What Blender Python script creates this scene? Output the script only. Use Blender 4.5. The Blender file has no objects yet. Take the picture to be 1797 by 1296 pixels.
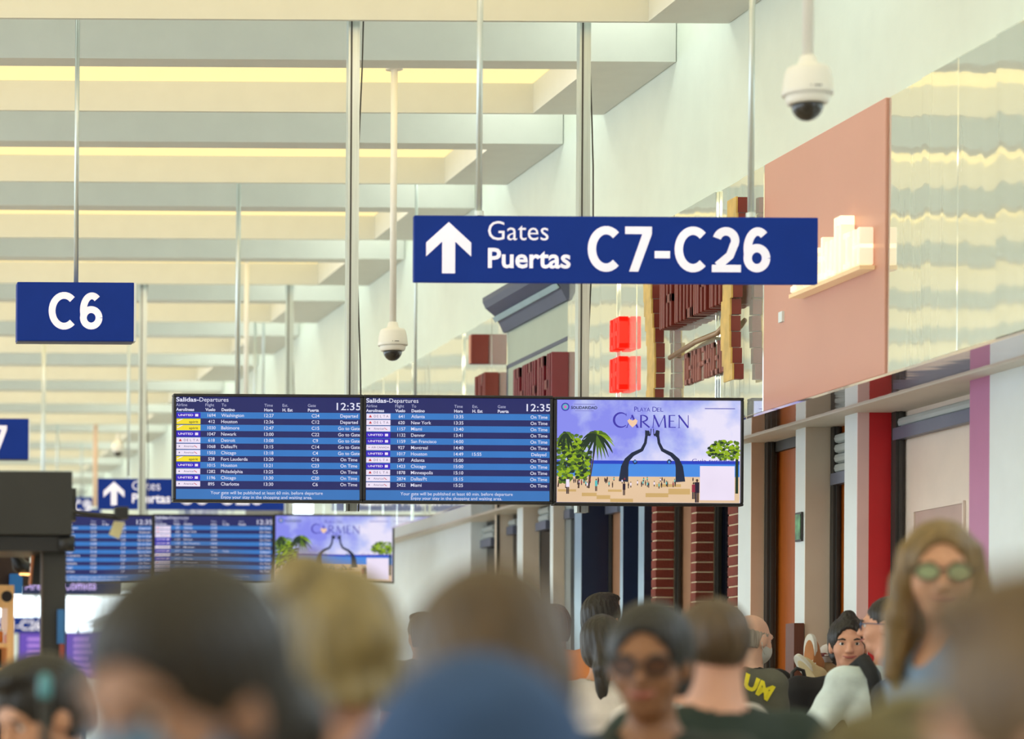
import bpy, math, random
import numpy as np
from mathutils import Matrix, Vector

random.seed(7)
SC = bpy.context.scene
COL = SC.collection

# ------------------------------------------------------------------ camera, world, exposure
F, PX, PY, ROLL, CAMZ = 5000.0, -405.0, 1264.0, 0.006, 1.2
cam_d = bpy.data.cameras.new('camera')
cam = bpy.data.objects.new('camera', cam_d)
COL.objects.link(cam)
cam.matrix_world = Matrix.Translation((0, 0, CAMZ)) @ Matrix.Rotation(math.pi / 2, 4, 'X') @ Matrix.Rotation(ROLL, 4, 'Z')
cam_d.sensor_fit = 'HORIZONTAL'
cam_d.sensor_width = 36.0
cam_d.lens = 36.0 * F / 1797.0
cam_d.shift_x = (898.5 - PX) / 1797.0
cam_d.shift_y = (PY - 648.0) / 1797.0
cam_d.clip_end = 300
cam_d.dof.use_dof = True
cam_d.dof.focus_distance = 14.4
cam_d.dof.aperture_fstop = (cam_d.lens / 1000.0) / 0.043
SC.camera = cam

W = bpy.data.worlds.new('sky_world'); SC.world = W
W.use_nodes = True
_bg = W.node_tree.nodes['Background']
_bg.inputs['Color'].default_value = (0.80, 0.92, 1.0, 1)
_bg.inputs['Strength'].default_value = 3.3

SC.view_settings.view_transform = 'Standard'
SC.view_settings.look = 'None'
SC.view_settings.exposure = 0.0
SC.view_settings.gamma = 1.0
SC.view_settings.use_curve_mapping = False
SC.cycles.use_denoising = True
SC.cycles.max_bounces = 6
SC.cycles.diffuse_bounces = 3
SC.cycles.adaptive_threshold = 0.02
SC.cycles.glossy_bounces = 3
SC.cycles.sample_clamp_indirect = 8.0


# ------------------------------------------------------------------ helpers
def P(x, y, D):
    """point at depth D that the photograph shows at pixel x, y"""
    c, s = math.cos(ROLL), math.sin(ROLL)
    a, b = x - PX, y - PY
    return Vector(((a * c + b * s) * D / F, D, CAMZ - (-a * s + b * c) * D / F))


def DX(x, X, y=700):
    """depth at which the plane X shows at pixel column x"""
    c, s = math.cos(ROLL), math.sin(ROLL)
    return F * X / ((x - PX) * c + (y - PY) * s)


def ZX(x, y, X):
    return P(x, y, DX(x, X, y)).z


def lin(c):
    c = c / 255.0
    return c / 12.92 if c <= 0.04045 else ((c + 0.055) / 1.055) ** 2.4


def rgb(r, g, b):
    return (lin(r), lin(g), lin(b), 1.0)


_mats = {}


def mat(name, color, rough=0.55, metal=0.0, var=0.06, scale=6.0, bump=0.0, bscale=60.0, emit=0.0, ecol=None,
        stretch=None, spec=0.5, coat=0.0, dist=0.01):
    if name in _mats:
        return _mats[name]
    m = bpy.data.materials.new(name)
    m.use_nodes = True
    nt = m.node_tree
    b = nt.nodes['Principled BSDF']
    tc = nt.nodes.new('ShaderNodeTexCoord')
    src = tc.outputs['Object']
    if stretch:
        mp = nt.nodes.new('ShaderNodeMapping')
        mp.inputs['Scale'].default_value = stretch
        nt.links.new(src, mp.inputs['Vector'])
        src = mp.outputs['Vector']
    n = nt.nodes.new('ShaderNodeTexNoise')
    n.inputs['Scale'].default_value = scale
    n.inputs['Detail'].default_value = 4
    nt.links.new(src, n.inputs['Vector'])
    r = nt.nodes.new('ShaderNodeValToRGB')
    lo = tuple(max(0, c * (1 - var)) for c in color[:3]) + (1,)
    hi = tuple(min(1, c * (1 + var)) for c in color[:3]) + (1,)
    r.color_ramp.elements[0].color = lo
    r.color_ramp.elements[1].color = hi
    r.color_ramp.elements[0].position = 0.3
    r.color_ramp.elements[1].position = 0.7
    nt.links.new(n.outputs['Fac'], r.inputs['Fac'])
    nt.links.new(r.outputs['Color'], b.inputs['Base Color'])
    b.inputs['Roughness'].default_value = rough
    b.inputs['Metallic'].default_value = metal
    b.inputs['Specular IOR Level'].default_value = spec
    if coat:
        b.inputs['Coat Weight'].default_value = coat
    if bump:
        n2 = nt.nodes.new('ShaderNodeTexNoise')
        n2.inputs['Scale'].default_value = bscale
        nt.links.new(src, n2.inputs['Vector'])
        bp = nt.nodes.new('ShaderNodeBump')
        bp.inputs['Strength'].default_value = bump
        bp.inputs['Distance'].default_value = dist
        nt.links.new(n2.outputs['Fac'], bp.inputs['Height'])
        nt.links.new(bp.outputs['Normal'], b.inputs['Normal'])
    if emit:
        if ecol is None:
            nt.links.new(r.outputs['Color'], b.inputs['Emission Color'])
        else:
            b.inputs['Emission Color'].default_value = ecol
        b.inputs['Emission Strength'].default_value = emit
    _mats[name] = m
    return m


def screen_mat(name, color, k=1.0):
    """a lit pixel colour of a display"""
    if name in _mats:
        return _mats[name]
    m = bpy.data.materials.new(name)
    m.use_nodes = True
    nt = m.node_tree
    b = nt.nodes['Principled BSDF']
    tc = nt.nodes.new('ShaderNodeTexCoord')
    n = nt.nodes.new('ShaderNodeTexNoise')
    n.inputs['Scale'].default_value = 5
    nt.links.new(tc.outputs['Object'], n.inputs['Vector'])
    r = nt.nodes.new('ShaderNodeValToRGB')
    r.color_ramp.elements[0].color = tuple(c * 0.9 for c in color[:3]) + (1,)
    r.color_ramp.elements[1].color = tuple(c * 1.1 for c in color[:3]) + (1,)
    nt.links.new(n.outputs['Fac'], r.inputs['Fac'])
    nt.links.new(r.outputs['Color'], b.inputs['Emission Color'])
    b.inputs['Base Color'].default_value = (0.01, 0.01, 0.012, 1)
    b.inputs['Roughness'].default_value = 0.5
    b.inputs['Specular IOR Level'].default_value = 0.1
    b.inputs['Emission Strength'].default_value = k
    _mats[name] = m
    return m


class MB:
    def __init__(s):
        s.v, s.f, s.m = [], [], []

    def add(s, vs, fs, mi=0):
        o = len(s.v)
        s.v += [tuple(v) for v in vs]
        s.f += [tuple(i + o for i in f) for f in fs]
        s.m += [mi] * len(fs)
        return s

    def box(s, x0, x1, y0, y1, z0, z1, mi=0):
        vs = [(x0, y0, z0), (x1, y0, z0), (x1, y1, z0), (x0, y1, z0), (x0, y0, z1), (x1, y0, z1), (x1, y1, z1), (x0, y1, z1)]
        fs = [(0, 3, 2, 1), (4, 5, 6, 7), (0, 1, 5, 4), (1, 2, 6, 5), (2, 3, 7, 6), (3, 0, 4, 7)]
        return s.add(vs, fs, mi)

    def prism(s, poly, a0, a1, axis='y', mi=0):
        """poly: list of 2-D points; extruded along axis"""
        n = len(poly)

        def pt(p, a):
            return {'y': (p[0], a, p[1]), 'x': (a, p[0], p[1]), 'z': (p[0], p[1], a)}[axis]
        vs = [pt(p, a0) for p in poly] + [pt(p, a1) for p in poly]
        fs = [tuple(range(n))[::-1], tuple(range(n, 2 * n))] + [(i, (i + 1) % n, n + (i + 1) % n, n + i) for i in range(n)]
        return s.add(vs, fs, mi)

    def tube(s, pts, r, n=10, mi=0, cap=True):
        pts = [Vector(p) for p in pts]
        rr = r if isinstance(r, (list, tuple)) else [r] * len(pts)
        vs, fs = [], []
        up = None
        for i, p in enumerate(pts):
            t = (pts[min(i + 1, len(pts) - 1)] - pts[max(i - 1, 0)]).normalized()
            if up is None:
                up = Vector((0, 0, 1)) if abs(t.z) < 0.9 else Vector((1, 0, 0))
            a = t.cross(up).normalized()
            b = a.cross(t).normalized()
            up = b
            for k in range(n):
                w = 2 * math.pi * k / n
                vs.append(p + a * (math.cos(w) * rr[i]) + b * (math.sin(w) * rr[i]))
        for i in range(len(pts) - 1):
            for k in range(n):
                fs.append((i * n + k, i * n + (k + 1) % n, (i + 1) * n + (k + 1) % n, (i + 1) * n + k))
        if cap:
            fs.append(tuple(range(n))[::-1])
            fs.append(tuple(range((len(pts) - 1) * n, len(pts) * n)))
        return s.add(vs, fs, mi)

    def lathe(s, prof, c, n=28, mi=0):
        """prof: (radius, z) top to bottom, round the vertical through c"""
        vs, fs = [], []
        for (r, z) in prof:
            for k in range(n):
                w = 2 * math.pi * k / n
                vs.append((c[0] + r * math.cos(w), c[1] + r * math.sin(w), c[2] + z))
        for i in range(len(prof) - 1):
            for k in range(n):
                fs.append((i * n + k, (i + 1) * n + k, (i + 1) * n + (k + 1) % n, i * n + (k + 1) % n))
        fs.append(tuple(range(n)))
        fs.append(tuple(range((len(prof) - 1) * n, len(prof) * n))[::-1])
        return s.add(vs, fs, mi)

    def flat(s, poly, y=0.0, mi=0):
        """a flat polygon facing the camera side (-Y) in local x, z"""
        return s.add([(p[0], y, p[1]) for p in poly], [tuple(range(len(poly)))], mi)

    def build(s, name, mats, parent=None, loc=(0, 0, 0), smooth=False):
        me = bpy.data.meshes.new(name)
        me.from_pydata(s.v, [], s.f)
        for m in (mats if isinstance(mats, (list, tuple)) else [mats]):
            me.materials.append(m)
        if max(s.m, default=0):
            me.polygons.foreach_set('material_index', s.m)
        if smooth:
            me.polygons.foreach_set('use_smooth', [True] * len(s.f))
        me.update()
        o = bpy.data.objects.new(name, me)
        COL.objects.link(o)
        o.location = loc
        if parent:
            o.parent = parent
        return o


def bevel(o, w=0.004, seg=2):
    m = o.modifiers.new('bevel', 'BEVEL')
    m.width = w
    m.segments = seg
    m.limit_method = 'ANGLE'
    return o


def tag(o, label, cat, group=None):
    o['label'] = label
    o['category'] = cat
    if group:
        o['group'] = group
    return o


def struct(o, label=None):
    o['kind'] = 'structure'
    if label:
        o['label'] = label
    return o


def thing(name, label, cat, loc=(0, 0, 0), rz=0.0, group=None):
    o = bpy.data.objects.new(name, None)
    o.empty_display_size = 0.1
    COL.objects.link(o)
    o.location = loc
    o.rotation_euler.z = rz
    return tag(o, label, cat, group)


def copy_tree(o, parent=None):
    c = o.copy()
    COL.objects.link(c)
    if parent:
        c.parent = parent
    for ch in list(o.children):
        copy_tree(ch, c)
    return c


def inst(name, me, parent, loc=(0, 0, 0), rot=(0, 0, 0)):
    o = bpy.data.objects.new(name, me)
    COL.objects.link(o)
    o.parent = parent
    o.location = loc
    o.rotation_euler = rot
    return o


_txt = {}


def glyphs(s, bold=0.0):
    k = (s, bold)
    if k not in _txt:
        c = bpy.data.curves.new('t', 'FONT')
        c.body = s
        c.size = 1
        c.resolution_u = 3
        c.offset = bold
        o = bpy.data.objects.new('t', c)
        me = bpy.data.meshes.new_from_object(o)
        vs = [(v.co.x, v.co.y) for v in me.vertices]
        fs = [tuple(p.vertices) for p in me.polygons]
        xs = [v[0] for v in vs]
        _txt[k] = (vs, fs, min(xs), max(xs))
        bpy.data.objects.remove(o)
        bpy.data.curves.remove(c)
        bpy.data.meshes.remove(me)
    return _txt[k]


def text(mb, s, x, z, cap, width=None, align='l', bold=0.0, y=0.0, mi=0, depth=0.0):
    """put a string into mb in local x, z; cap = capital height; width = squeeze to this width"""
    vs, fs, x0, x1 = glyphs(s, bold)
    k = cap / 0.682
    kx = (width / (x1 - x0)) if width else k
    ox = {'l': 0, 'c': -0.5, 'r': -1}[align] * (x1 - x0) * kx
    pts = [(x + ox + (a - x0) * kx, y, z + b * k) for a, b in vs]
    mb.add(pts, fs, mi)
    return mb


def stroke(mb, pts, w, y, mi):
    """flat polyline with varying width in local x, z"""
    n = len(pts)
    ws = w if isinstance(w, (list, tuple)) else [w] * n
    L, R = [], []
    for i in range(n):
        a = pts[max(i - 1, 0)]
        b = pts[min(i + 1, n - 1)]
        tx, tz = b[0] - a[0], b[1] - a[1]
        q = math.hypot(tx, tz) or 1
        nx, nz = -tz / q, tx / q
        L.append((pts[i][0] + nx * ws[i] / 2, y, pts[i][1] + nz * ws[i] / 2))
        R.append((pts[i][0] - nx * ws[i] / 2, y, pts[i][1] - nz * ws[i] / 2))
    mb.add(L + R, [(i, i + 1, n + i + 1, n + i) for i in range(n - 1)], mi)


# ------------------------------------------------------------------ materials
M_wall = mat('pale_green_white_paint', (0.74, 0.80, 0.70, 1), 0.7, var=0.02, bump=0.05)
M_tray = mat('ceiling_gypsum', (0.72, 0.74, 0.69, 1), 0.75, var=0.02)
M_fascia_tray = mat('tray_white', (0.86, 0.84, 0.76, 1), 0.7, var=0.02)
M_upper = mat('upper_ceiling', (0.72, 0.76, 0.68, 1), 0.8, var=0.02)
M_lightpanel = mat('warm_cove_panel', (0.22, 0.18, 0.09, 1), 0.6, emit=1.12, ecol=(0.95, 0.77, 0.36, 1))
M_gaplamp = mat('cool_strip_lamp', (0.9, 0.95, 0.9, 1), 0.6, emit=3.0, ecol=(0.92, 1.0, 0.88, 1))
M_floor = mat('cream_terrazzo', (0.55, 0.46, 0.36, 1), 0.22, var=0.12, scale=30)
M_white = mat('white_paint', (0.80, 0.88, 0.90, 1), 0.5, var=0.02)
M_offwhite = mat('offwhite_soffit', (0.78, 0.76, 0.70, 1), 0.6, var=0.03)
M_alu = mat('brushed_aluminium', (0.62, 0.68, 0.66, 1), 0.35, metal=0.6, var=0.08, stretch=(40, 40, 1), scale=3)
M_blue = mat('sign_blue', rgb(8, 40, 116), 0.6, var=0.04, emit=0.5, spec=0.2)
M_blue_dark = mat('sign_edge', rgb(20, 38, 90), 0.4)
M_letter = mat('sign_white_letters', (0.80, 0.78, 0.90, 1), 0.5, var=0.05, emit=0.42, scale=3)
M_black = mat('black_plastic', (0.012, 0.012, 0.014, 1), 0.45)
M_charcoal = mat('charcoal_paint', (0.028, 0.028, 0.026, 1), 0.6, var=0.1)
M_cctv = mat('camera_white_shell', (0.84, 0.83, 0.77, 1), 0.35, var=0.02)
M_cable = mat('grey_cable', (0.08, 0.08, 0.075, 1), 0.6)


def mirror_panel(name, base, metal, rough, wav=0.03):
    m = bpy.data.materials.new(name)
    m.use_nodes = True
    nt = m.node_tree
    b = nt.nodes['Principled BSDF']
    b.inputs['Metallic'].default_value = metal
    b.inputs['Roughness'].default_value = rough
    tc = nt.nodes.new('ShaderNodeTexCoord')
    mp = nt.nodes.new('ShaderNodeMapping')
    mp.inputs['Scale'].default_value = (1, 3.0, 0.55)
    nt.links.new(tc.outputs['Object'], mp.inputs['Vector'])
    n = nt.nodes.new('ShaderNodeTexNoise')
    n.inputs['Scale'].default_value = 2.2
    n.inputs['Detail'].default_value = 1.0
    nt.links.new(mp.outputs['Vector'], n.inputs['Vector'])
    bp = nt.nodes.new('ShaderNodeBump')
    bp.inputs['Strength'].default_value = 0.5
    bp.inputs['Distance'].default_value = wav
    nt.links.new(n.outputs['Fac'], bp.inputs['Height'])
    nt.links.new(bp.outputs['Normal'], b.inputs['Normal'])
    r = nt.nodes.new('ShaderNodeValToRGB')
    r.color_ramp.elements[0].color = tuple(c * 0.95 for c in base) + (1,)
    r.color_ramp.elements[1].color = tuple(min(1, c * 1.04) for c in base) + (1,)
    nt.links.new(n.outputs['Fac'], r.inputs['Fac'])
    nt.links.new(r.outputs['Color'], b.inputs['Base Color'])
    return m


M_gloss = mirror_panel('glossy_cream_cladding', (0.90, 0.95, 0.87), 0.7, 0.035, 0.006)
M_soffitgloss = mirror_panel('polished_soffit', (0.82, 0.72, 0.70), 0.85, 0.06, 0.004)

# ------------------------------------------------------------------ setting: hall shell
XW, XL, Y0, Y1 = 4.9, -9.0, -6.0, 46.0
Z_TRAY, Z_UP = CAMZ + 3.6, 5.35
Z_FT, Z_FB = CAMZ + 2.745, CAMZ + 1.54        # sign band top and bottom
XS, XO = 5.25, 5.43                            # storefront pillar faces, openings

struct(MB().box(XL - 1, 9.0, Y0 - 1, Y1 + 1, -0.15, 0).build('floor', M_floor), 'cream terrazzo concourse floor')
ceil = struct(MB().box(XL - 1, XW + 0.3, Y0 - 1, Y1 + 1, Z_UP, Z_UP + 0.15).build('ceiling', M_upper),
              'ceiling of parallel dropped trays with warm cove light')
wr = struct(MB().box(XW, XW + 0.2, Y0, Y1, Z_FT, Z_UP).build('wall_right', M_wall), 'pale greenish white wall above the shop fronts')
struct(MB().box(5.6, 5.8, Y0, Y1, 0, Z_FB + 0.1).build('wall_shops', M_white), 'white wall behind the shop fronts')
struct(MB().box(XL, 5.8, Y0 - 0.2, Y0, 0, Z_UP).build('wall_back', mat('back_wall_paint', (0.62, 0.59, 0.54, 1), 0.7)), 'unseen wall behind the camera, closed to dim the foreground')  # unseen rear wall, closed off to keep light from the foreground

# trays
PITCH, TD, TG = 2.2, 1.35, 0.85
NEAR0 = 15.45 - PITCH * 9
k = 0
tray_me = None
tx0, tx1 = XL + 0.3, XW - 0.005
ox0, ox1, oy0, oy1 = tx0 + 0.5, 4.475, 0.19, TD - 0.03
RH = 0.175
mb = MB()
mb.box(tx0, tx1, 0, oy0, 0, 0.36)
mb.box(tx0, tx1, oy1, TD, 0, 0.36)
mb.box(tx0, ox0, oy0, oy1, 0, 0.36)
mb.box(ox1, tx1, oy0, oy1, 0, 0.36)
mb.box(ox0, ox1, oy0, oy1, RH + 0.012, 0.36)
lp = MB().box(ox0 + 0.004, ox1 - 0.004, oy0 + 0.004, oy1 - 0.004, RH, RH + 0.010)
cl = MB().box(ox0 + 0.05, ox1 - 0.05, oy0 + 0.003, oy0 + 0.03, 0.03, 0.09)  # unseen lamp added behind the near lip to brighten the far face
M_addedcove = mat('added_warm_lamp', (0.9, 0.85, 0.8, 1), 0.6, emit=6.0, ecol=(1.0, 0.84, 0.70, 1))
gl = MB().box(tx0, XW - 0.5, -0.05, 0.05, 0, 0.04)
ww = MB().box(XW - 0.42, XW - 0.22, -0.22, 0.22, -0.02, 0.04)  # unseen extra lamps, added to bring out tray shadows on the wall
M_addedwash = mat('added_cool_lamp', (0.9, 0.95, 0.9, 1), 0.6, emit=9.0, ecol=(0.94, 1.0, 0.90, 1))
first = None
y = NEAR0
while y + TD < Y1:
    if first is None:
        t = mb.build('ceiling_tray', M_tray, ceil, (0, y, Z_TRAY))
        l = lp.build('light_panel', M_lightpanel, t)
        cvl = cl.build('added_cove_lamp', M_addedcove, t)
        wsh = ww.build('added_wall_lamp', M_addedwash, ceil, (0, y + TD + TG / 2, Z_UP - 0.05))
        g = gl.build('strip_lamp', M_gaplamp, ceil, (0, y + TD + TG / 2, Z_UP - 0.05))
        first = (t, l, g)
    else:
        t = inst('ceiling_tray', first[0].data, ceil, (0, y, Z_TRAY))
        inst('light_panel', first[1].data, t)
        inst('added_cove_lamp', cvl.data, t)
        inst('added_wall_lamp', wsh.data, ceil, (0, y + TD + TG / 2, Z_UP - 0.05))
        inst('strip_lamp', first[2].data, ceil, (0, y + TD + TG / 2, Z_UP - 0.05))
    y += PITCH

# left glazed side (outside the frame): mullions and rails, sky beyond
wl = MB()
for i in range(13):
    wl.box(XL - 0.1, XL + 0.1, -2 + 4 * i - 0.06, -2 + 4 * i + 0.06, 0, Z_UP)
wl.box(XL - 0.08, XL + 0.08, -2.0, Y1, 0, 0.35)
wl.box(XL - 0.08, XL + 0.08, -2.0, Y1, Z_UP - 0.3, Z_UP)
struct(wl.build('window_1', M_alu), 'glazed side of the concourse')
# unseen near part of the left side, made solid to dim the foreground
struct(MB().box(XL - 0.1, XL + 0.1, Y0, -2.0, 0, Z_UP).build('wall_left', mat('left_wall_paint', (0.62, 0.59, 0.54, 1), 0.7)), 'unseen wall added at the near left to dim the foreground')

# far end wall with a bright window band
ze0, ze1 = P(90, 1108, Y1).z, P(90, 1038, Y1).z
ew = MB()
ew.box(XL, 5.8, Y1, Y1 + 0.2, 0, ze0)
ew.box(XL, 5.8, Y1, Y1 + 0.2, ze1, Z_UP)
struct(ew.build('wall_far', M_white), 'far end wall of the concourse')
wf = MB()
for i in range(22):
    wf.box(XL + 0.7 * i - 0.02, XL + 0.7 * i + 0.02, Y1 + 0.05, Y1 + 0.11, ze0, ze1)
wf.box(XL, 5.8, Y1 + 0.05, Y1 + 0.11, ze1 - 0.09, ze1 - 0.05)
struct(wf.build('window_2', M_alu), 'bright window band in the far wall')

# ------------------------------------------------------------------ sign band on the right wall
def clad(name, xa, xb, material, seam=0.36, label=None, y_hint=700, tilt=0.006, thick=0.05):
    """cladding between two pixel columns of the band, panel by panel"""
    d0, d1 = DX(xb, XW), DX(xa, XW)
    root = struct(MB().box(XW + 0.002, XW + 0.03, d0, d1, Z_FB, Z_FT).build(name, material), label)
    n = max(1, round((d1 - d0) / seam))
    w = (d1 - d0) / n
    me = MB().box(-thick, 0, 0.0015, w - 0.0015, Z_FB, Z_FT)
    p0 = bevel(me.build('cladding_panel', material, root, (XW, d0, 0)), 0.003, 1)
    for i in range(1, n):
        q = inst('cladding_panel', p0.data, root, (XW, d0 + i * w, 0), (0, random.uniform(-tilt, tilt) * .5, random.uniform(-tilt, tilt)))
        bevel(q, 0.003, 1)
    return root


M_pink = mat('salmon_panel', rgb(216, 160, 142), 0.38, var=0.025, scale=2)
M_greyblue = mat('grey_blue_panel', rgb(168, 182, 170), 0.35, var=0.03)
M_bandblue = mat('blue_band_panel', rgb(60, 70, 120), 0.15, var=0.1)
M_darkpanel = mat('dark_brown_panel', rgb(70, 62, 55), 0.4)
clad('trim_1', 1572, 2700, M_gloss, 0.37, 'glossy cream cladding nearest the viewer')
clad('trim_2', 1357, 1571.5, M_pink, 1.6, 'salmon pink sign panel', tilt=0)
clad('trim_3', 1011, 1356.5, M_gloss, 0.35, 'glossy cream cladding behind the red signs')
clad('trim_4', 903, 1010.5, M_greyblue, 1.5, 'grey blue sign panel', tilt=0)
clad('trim_5', 735, 902.5, M_gloss, 0.4, 'glossy cream cladding in the distance')
clad('trim_6', 560, 734.5, M_gloss, 0.5, 'glossy cream cladding above the white wall')
d0, d1 = DX(500, XW), DX(440, XW)
clad('trim_7', 440, 500, M_darkpanel, 1.5, 'dark brown sign panel', tilt=0)
clad('trim_8', 130, 439, M_gloss, 1.0, 'pale far cladding', tilt=0)
# soffit below the band
so = MB()
so.box(XW - 0.05, XW + 0.25, Y0, Y1, Z_FB - 0.012, Z_FB - 0.001)
struct(so.build('trim_9', M_soffitgloss), 'polished soffit strip under the sign band')
struct(MB().box(XW + 0.25, 5.6, Y0, Y1, Z_FB - 0.02, Z_FB + 0.02).build('trim_10', M_offwhite), 'off white soffit over the shop fronts')

# cornice over the grey blue panel
M_cornice = mat('slate_cornice', rgb(74, 80, 104), 0.45, var=0.05)
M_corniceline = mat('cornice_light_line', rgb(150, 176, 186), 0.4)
cd0, cd1 = DX(1012, XW), DX(903, XW)
co = thing('sign_cornice', 'slate blue moulded cornice above the grey blue sign panel', 'cornice', (XW, cd0, Z_FT))
MB().prism([(-0.05, -0.16), (-0.07, -0.16), (-0.10, -0.10), (-0.13, -0.05), (-0.19, 0.0), (-0.21, 0.04), (-0.21, 0.07), (-0.002, 0.07), (-0.002, 0), (-0.05, 0)], -0.02, cd1 - cd0 + 0.02).build('moulding', M_cornice, co)
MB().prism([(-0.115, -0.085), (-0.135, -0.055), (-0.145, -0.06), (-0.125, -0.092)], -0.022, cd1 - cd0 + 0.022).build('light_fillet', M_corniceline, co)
bx = MB()
bx.box(-0.054, -0.05, 0, cd1 - cd0, -0.40, -0.375)
bx.box(-0.054, -0.05, cd1 - cd0 - 0.02, cd1 - cd0, -1.2, -0.375)
bx.build('border_line', M_cornice, co)

# ------------------------------------------------------------------ shop fronts
M_red = mat('red_paint', rgb(206, 32, 40), 0.5, var=0.04)
M_mauve = mat('mauve_paint', rgb(190, 126, 166), 0.5, var=0.03)
M_beige = mat('beige_shade_and_paint', rgb(226, 212, 192), 0.6, var=0.03)  # shade of the camera-facing returns is put into these beige tones
M_pinkbeige = mat('pink_beige_shade', rgb(238, 202, 200), 0.6, var=0.03)
M_peach = mat('peach_shade_and_paint', rgb(238, 206, 178), 0.6, var=0.03)
M_orange = mat('orange_brown_door', rgb(172, 88, 14), 0.45, var=0.08, stretch=(8, 8, 1))
M_cream = mat('cream_board', rgb(240, 226, 212), 0.6, var=0.03)
M_frame = mat('dark_grey_frame', rgb(60, 60, 58), 0.5, var=0.1)
M_shutter = mat('white_grey_shutter', rgb(186, 196, 196), 0.4, var=0.05)
M_bar = mat('blue_grey_bar', rgb(106, 112, 132), 0.4, var=0.05)
M_navy = mat('navy_paint', rgb(24, 32, 62), 0.35, var=0.08)
M_openingdark = mat('dark_opening_sheet', rgb(12, 16, 30), 0.12, var=0.1)  # dark sheet tone standing for the shade inside the openings
M_silver = mat('pale_silver_frame', rgb(150, 176, 192), 0.3, metal=0.3)
M_brown = mat('brown_wood', rgb(110, 66, 50), 0.5, var=0.1, stretch=(10, 10, 1))
M_tan = mat('tan_door', rgb(170, 128, 100), 0.5, var=0.06)
ZS = Z_FB - 0.02


def pillar(label, xa, xb, ret, ret_mat, front=M_white, extra=None, name='storefront_pillar', x0=XS, group=None):
    """front face between pixel columns xa..xb, return of depth ret (m) towards the opening on its near side"""
    da, db = DX(xb, x0, 1000), DX(xa, x0, 1000)
    t = thing(name, label, 'pillar', (x0, da, 0), group=group)
    MB().box(0, 0.34, 0, db - da, 0, ZS).build('shaft', front, t)
    x = 0.0
    for (w, m) in (ret_mat if isinstance(ret_mat, list) else [(ret, ret_mat)]):
        MB().box(x, x + w, -0.006, 0, 0, ZS).build('coloured_return', m, t)  # beige tones carry the shade in their colour, red and navy are paint
        x += w
    return t


def shutter(label, xa, xb, zbot, X=XO, bars=True, group=None):
    da, db = DX(xb, X, 800), DX(xa, X, 800)
    t = thing('roller_shutter', label, 'shutter', (X, da, 0), group=group)
    h = 0.05
    n = max(1, int((ZS - zbot) / h))
    me = None
    for i in range(n):
        z = zbot + 0.06 + i * h
        if z + h > ZS:
            break
        if me is None:
            s0 = MB().prism([(0.0, 0), (-0.014, 0.008), (-0.019, 0.025), (-0.014, 0.041), (0, 0.048), (0.012, 0.048), (0.012, 0)], 0, db - da).build('shutter_slat', M_shutter, t, (0, 0, z))
            me = s0.data
        else:
            inst('shutter_slat', me, t, (0, 0, z))
    if bars:
        MB().box(-0.03, 0.012, 0.002, db - da + 0.02, zbot, zbot + 0.058).build('bottom_bar', M_bar, t)
    return t


def leaf(name, label, xa, xb, material, X=XO, z1=None, frame=True):
    da, db = DX(xb, X, 1000), DX(xa, X, 1000)
    z1 = z1 or ZS
    o = MB().box(X, X + 0.04, da, db, 0, z1).build(name, material)
    struct(o, label)
    return o


def rail(parent_label, xa, X, w=0.04, depth=0.04, material=M_frame, group='shutter guide rails of the shop fronts'):
    d = DX(xa, XS, 1000) - 0.007
    o = thing('guide_rail', parent_label, 'rail', (X, d, 0), group=group)
    MB().box(0, w, -depth, 0, 0, ZS).box(w * .35, w * .65, -depth - 0.012, -depth, 0, ZS).build('channel', material, o)
    return o


# nearest white wall with its mauve edge
dm0, dm1 = DX(1735, XS, 1000), DX(1700, XS, 1000)
t = thing('storefront_pillar', 'broad white shop wall at the right edge with a mauve painted edge', 'pillar', (XS, 6.0, 0))
MB().box(0, 0.34, 0, dm0 - 6.0, 0, ZS).build('shaft', M_white, t)
MB().box(0, 0.34, dm0 - 6.0, dm1 - 6.0, 0, ZS).build('mauve_edge', M_mauve, t)
# opening 1: cream board, shutter rolled part way
leaf('door_1', 'cream board closing the first shop opening', 1566, 1760, M_cream, X=5.462)
shutter('grey slatted shutter rolled up over the cream board', 1580, 1745, ZX(1640, 757, 5.44), X=5.44)
zz0, zz1 = ZX(1650, 975, 5.46), ZX(1650, 890, 5.46)
pn = thing('wall_niche', 'pinkish square niche in the cream board behind the long haired woman', 'niche', (5.462, DX(1692, 5.46, 900), 0))
wn = DX(1607, 5.46, 900) - DX(1692, 5.46, 900)
M_niche = mat('niche_pink_brown', rgb(196, 170, 160), 0.6)
MB().box(-0.004, -0.001, 0, wn, zz0, zz1).build('back_board', M_niche, pn)
MB().box(-0.012, -0.001, -0.012, 0, zz0, zz1).box(-0.012, -0.001, wn, wn + 0.012, zz0, zz1).box(-0.012, -0.001, -0.012, wn + 0.012, zz1, zz1 + 0.012).build('niche_rim', M_cream, pn)
rail('dark guide rail between the red return and the cream board', 1503, 5.413, 0.045, 0.05)
pillar('white pillar with a return of pink shade tone and bright red paint', 1481, 1503, 0, [(0.055, M_pinkbeige), (0.107, M_red)])
leaf('door_2', 'orange brown door in the narrow second opening', 1455, 1510, M_orange, X=5.418)
shutter('white slatted shutter hanging half down beside the pink and red pillar', 1470, 1500, ZX(1475, 850, 5.4), X=5.395)
rail('dark guide rail beside the beige return and narrow shutter', 1412, 5.376, 0.038, 0.04)
pillar('white pillar with a broad return tinted beige as shade, carrying a green poster', 1395, 1412, 0.125, M_beige)
leaf('door_3', 'tall orange brown door in the third opening', 1345, 1420, M_orange, X=5.385, z1=ZX(1370, 792, 5.38))
zh = ZX(1370, 792, 5.38)
hd = MB().box(5.36, 5.40, DX(1420, 5.38), DX(1358, 5.38), zh, zh + 0.06)
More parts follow.
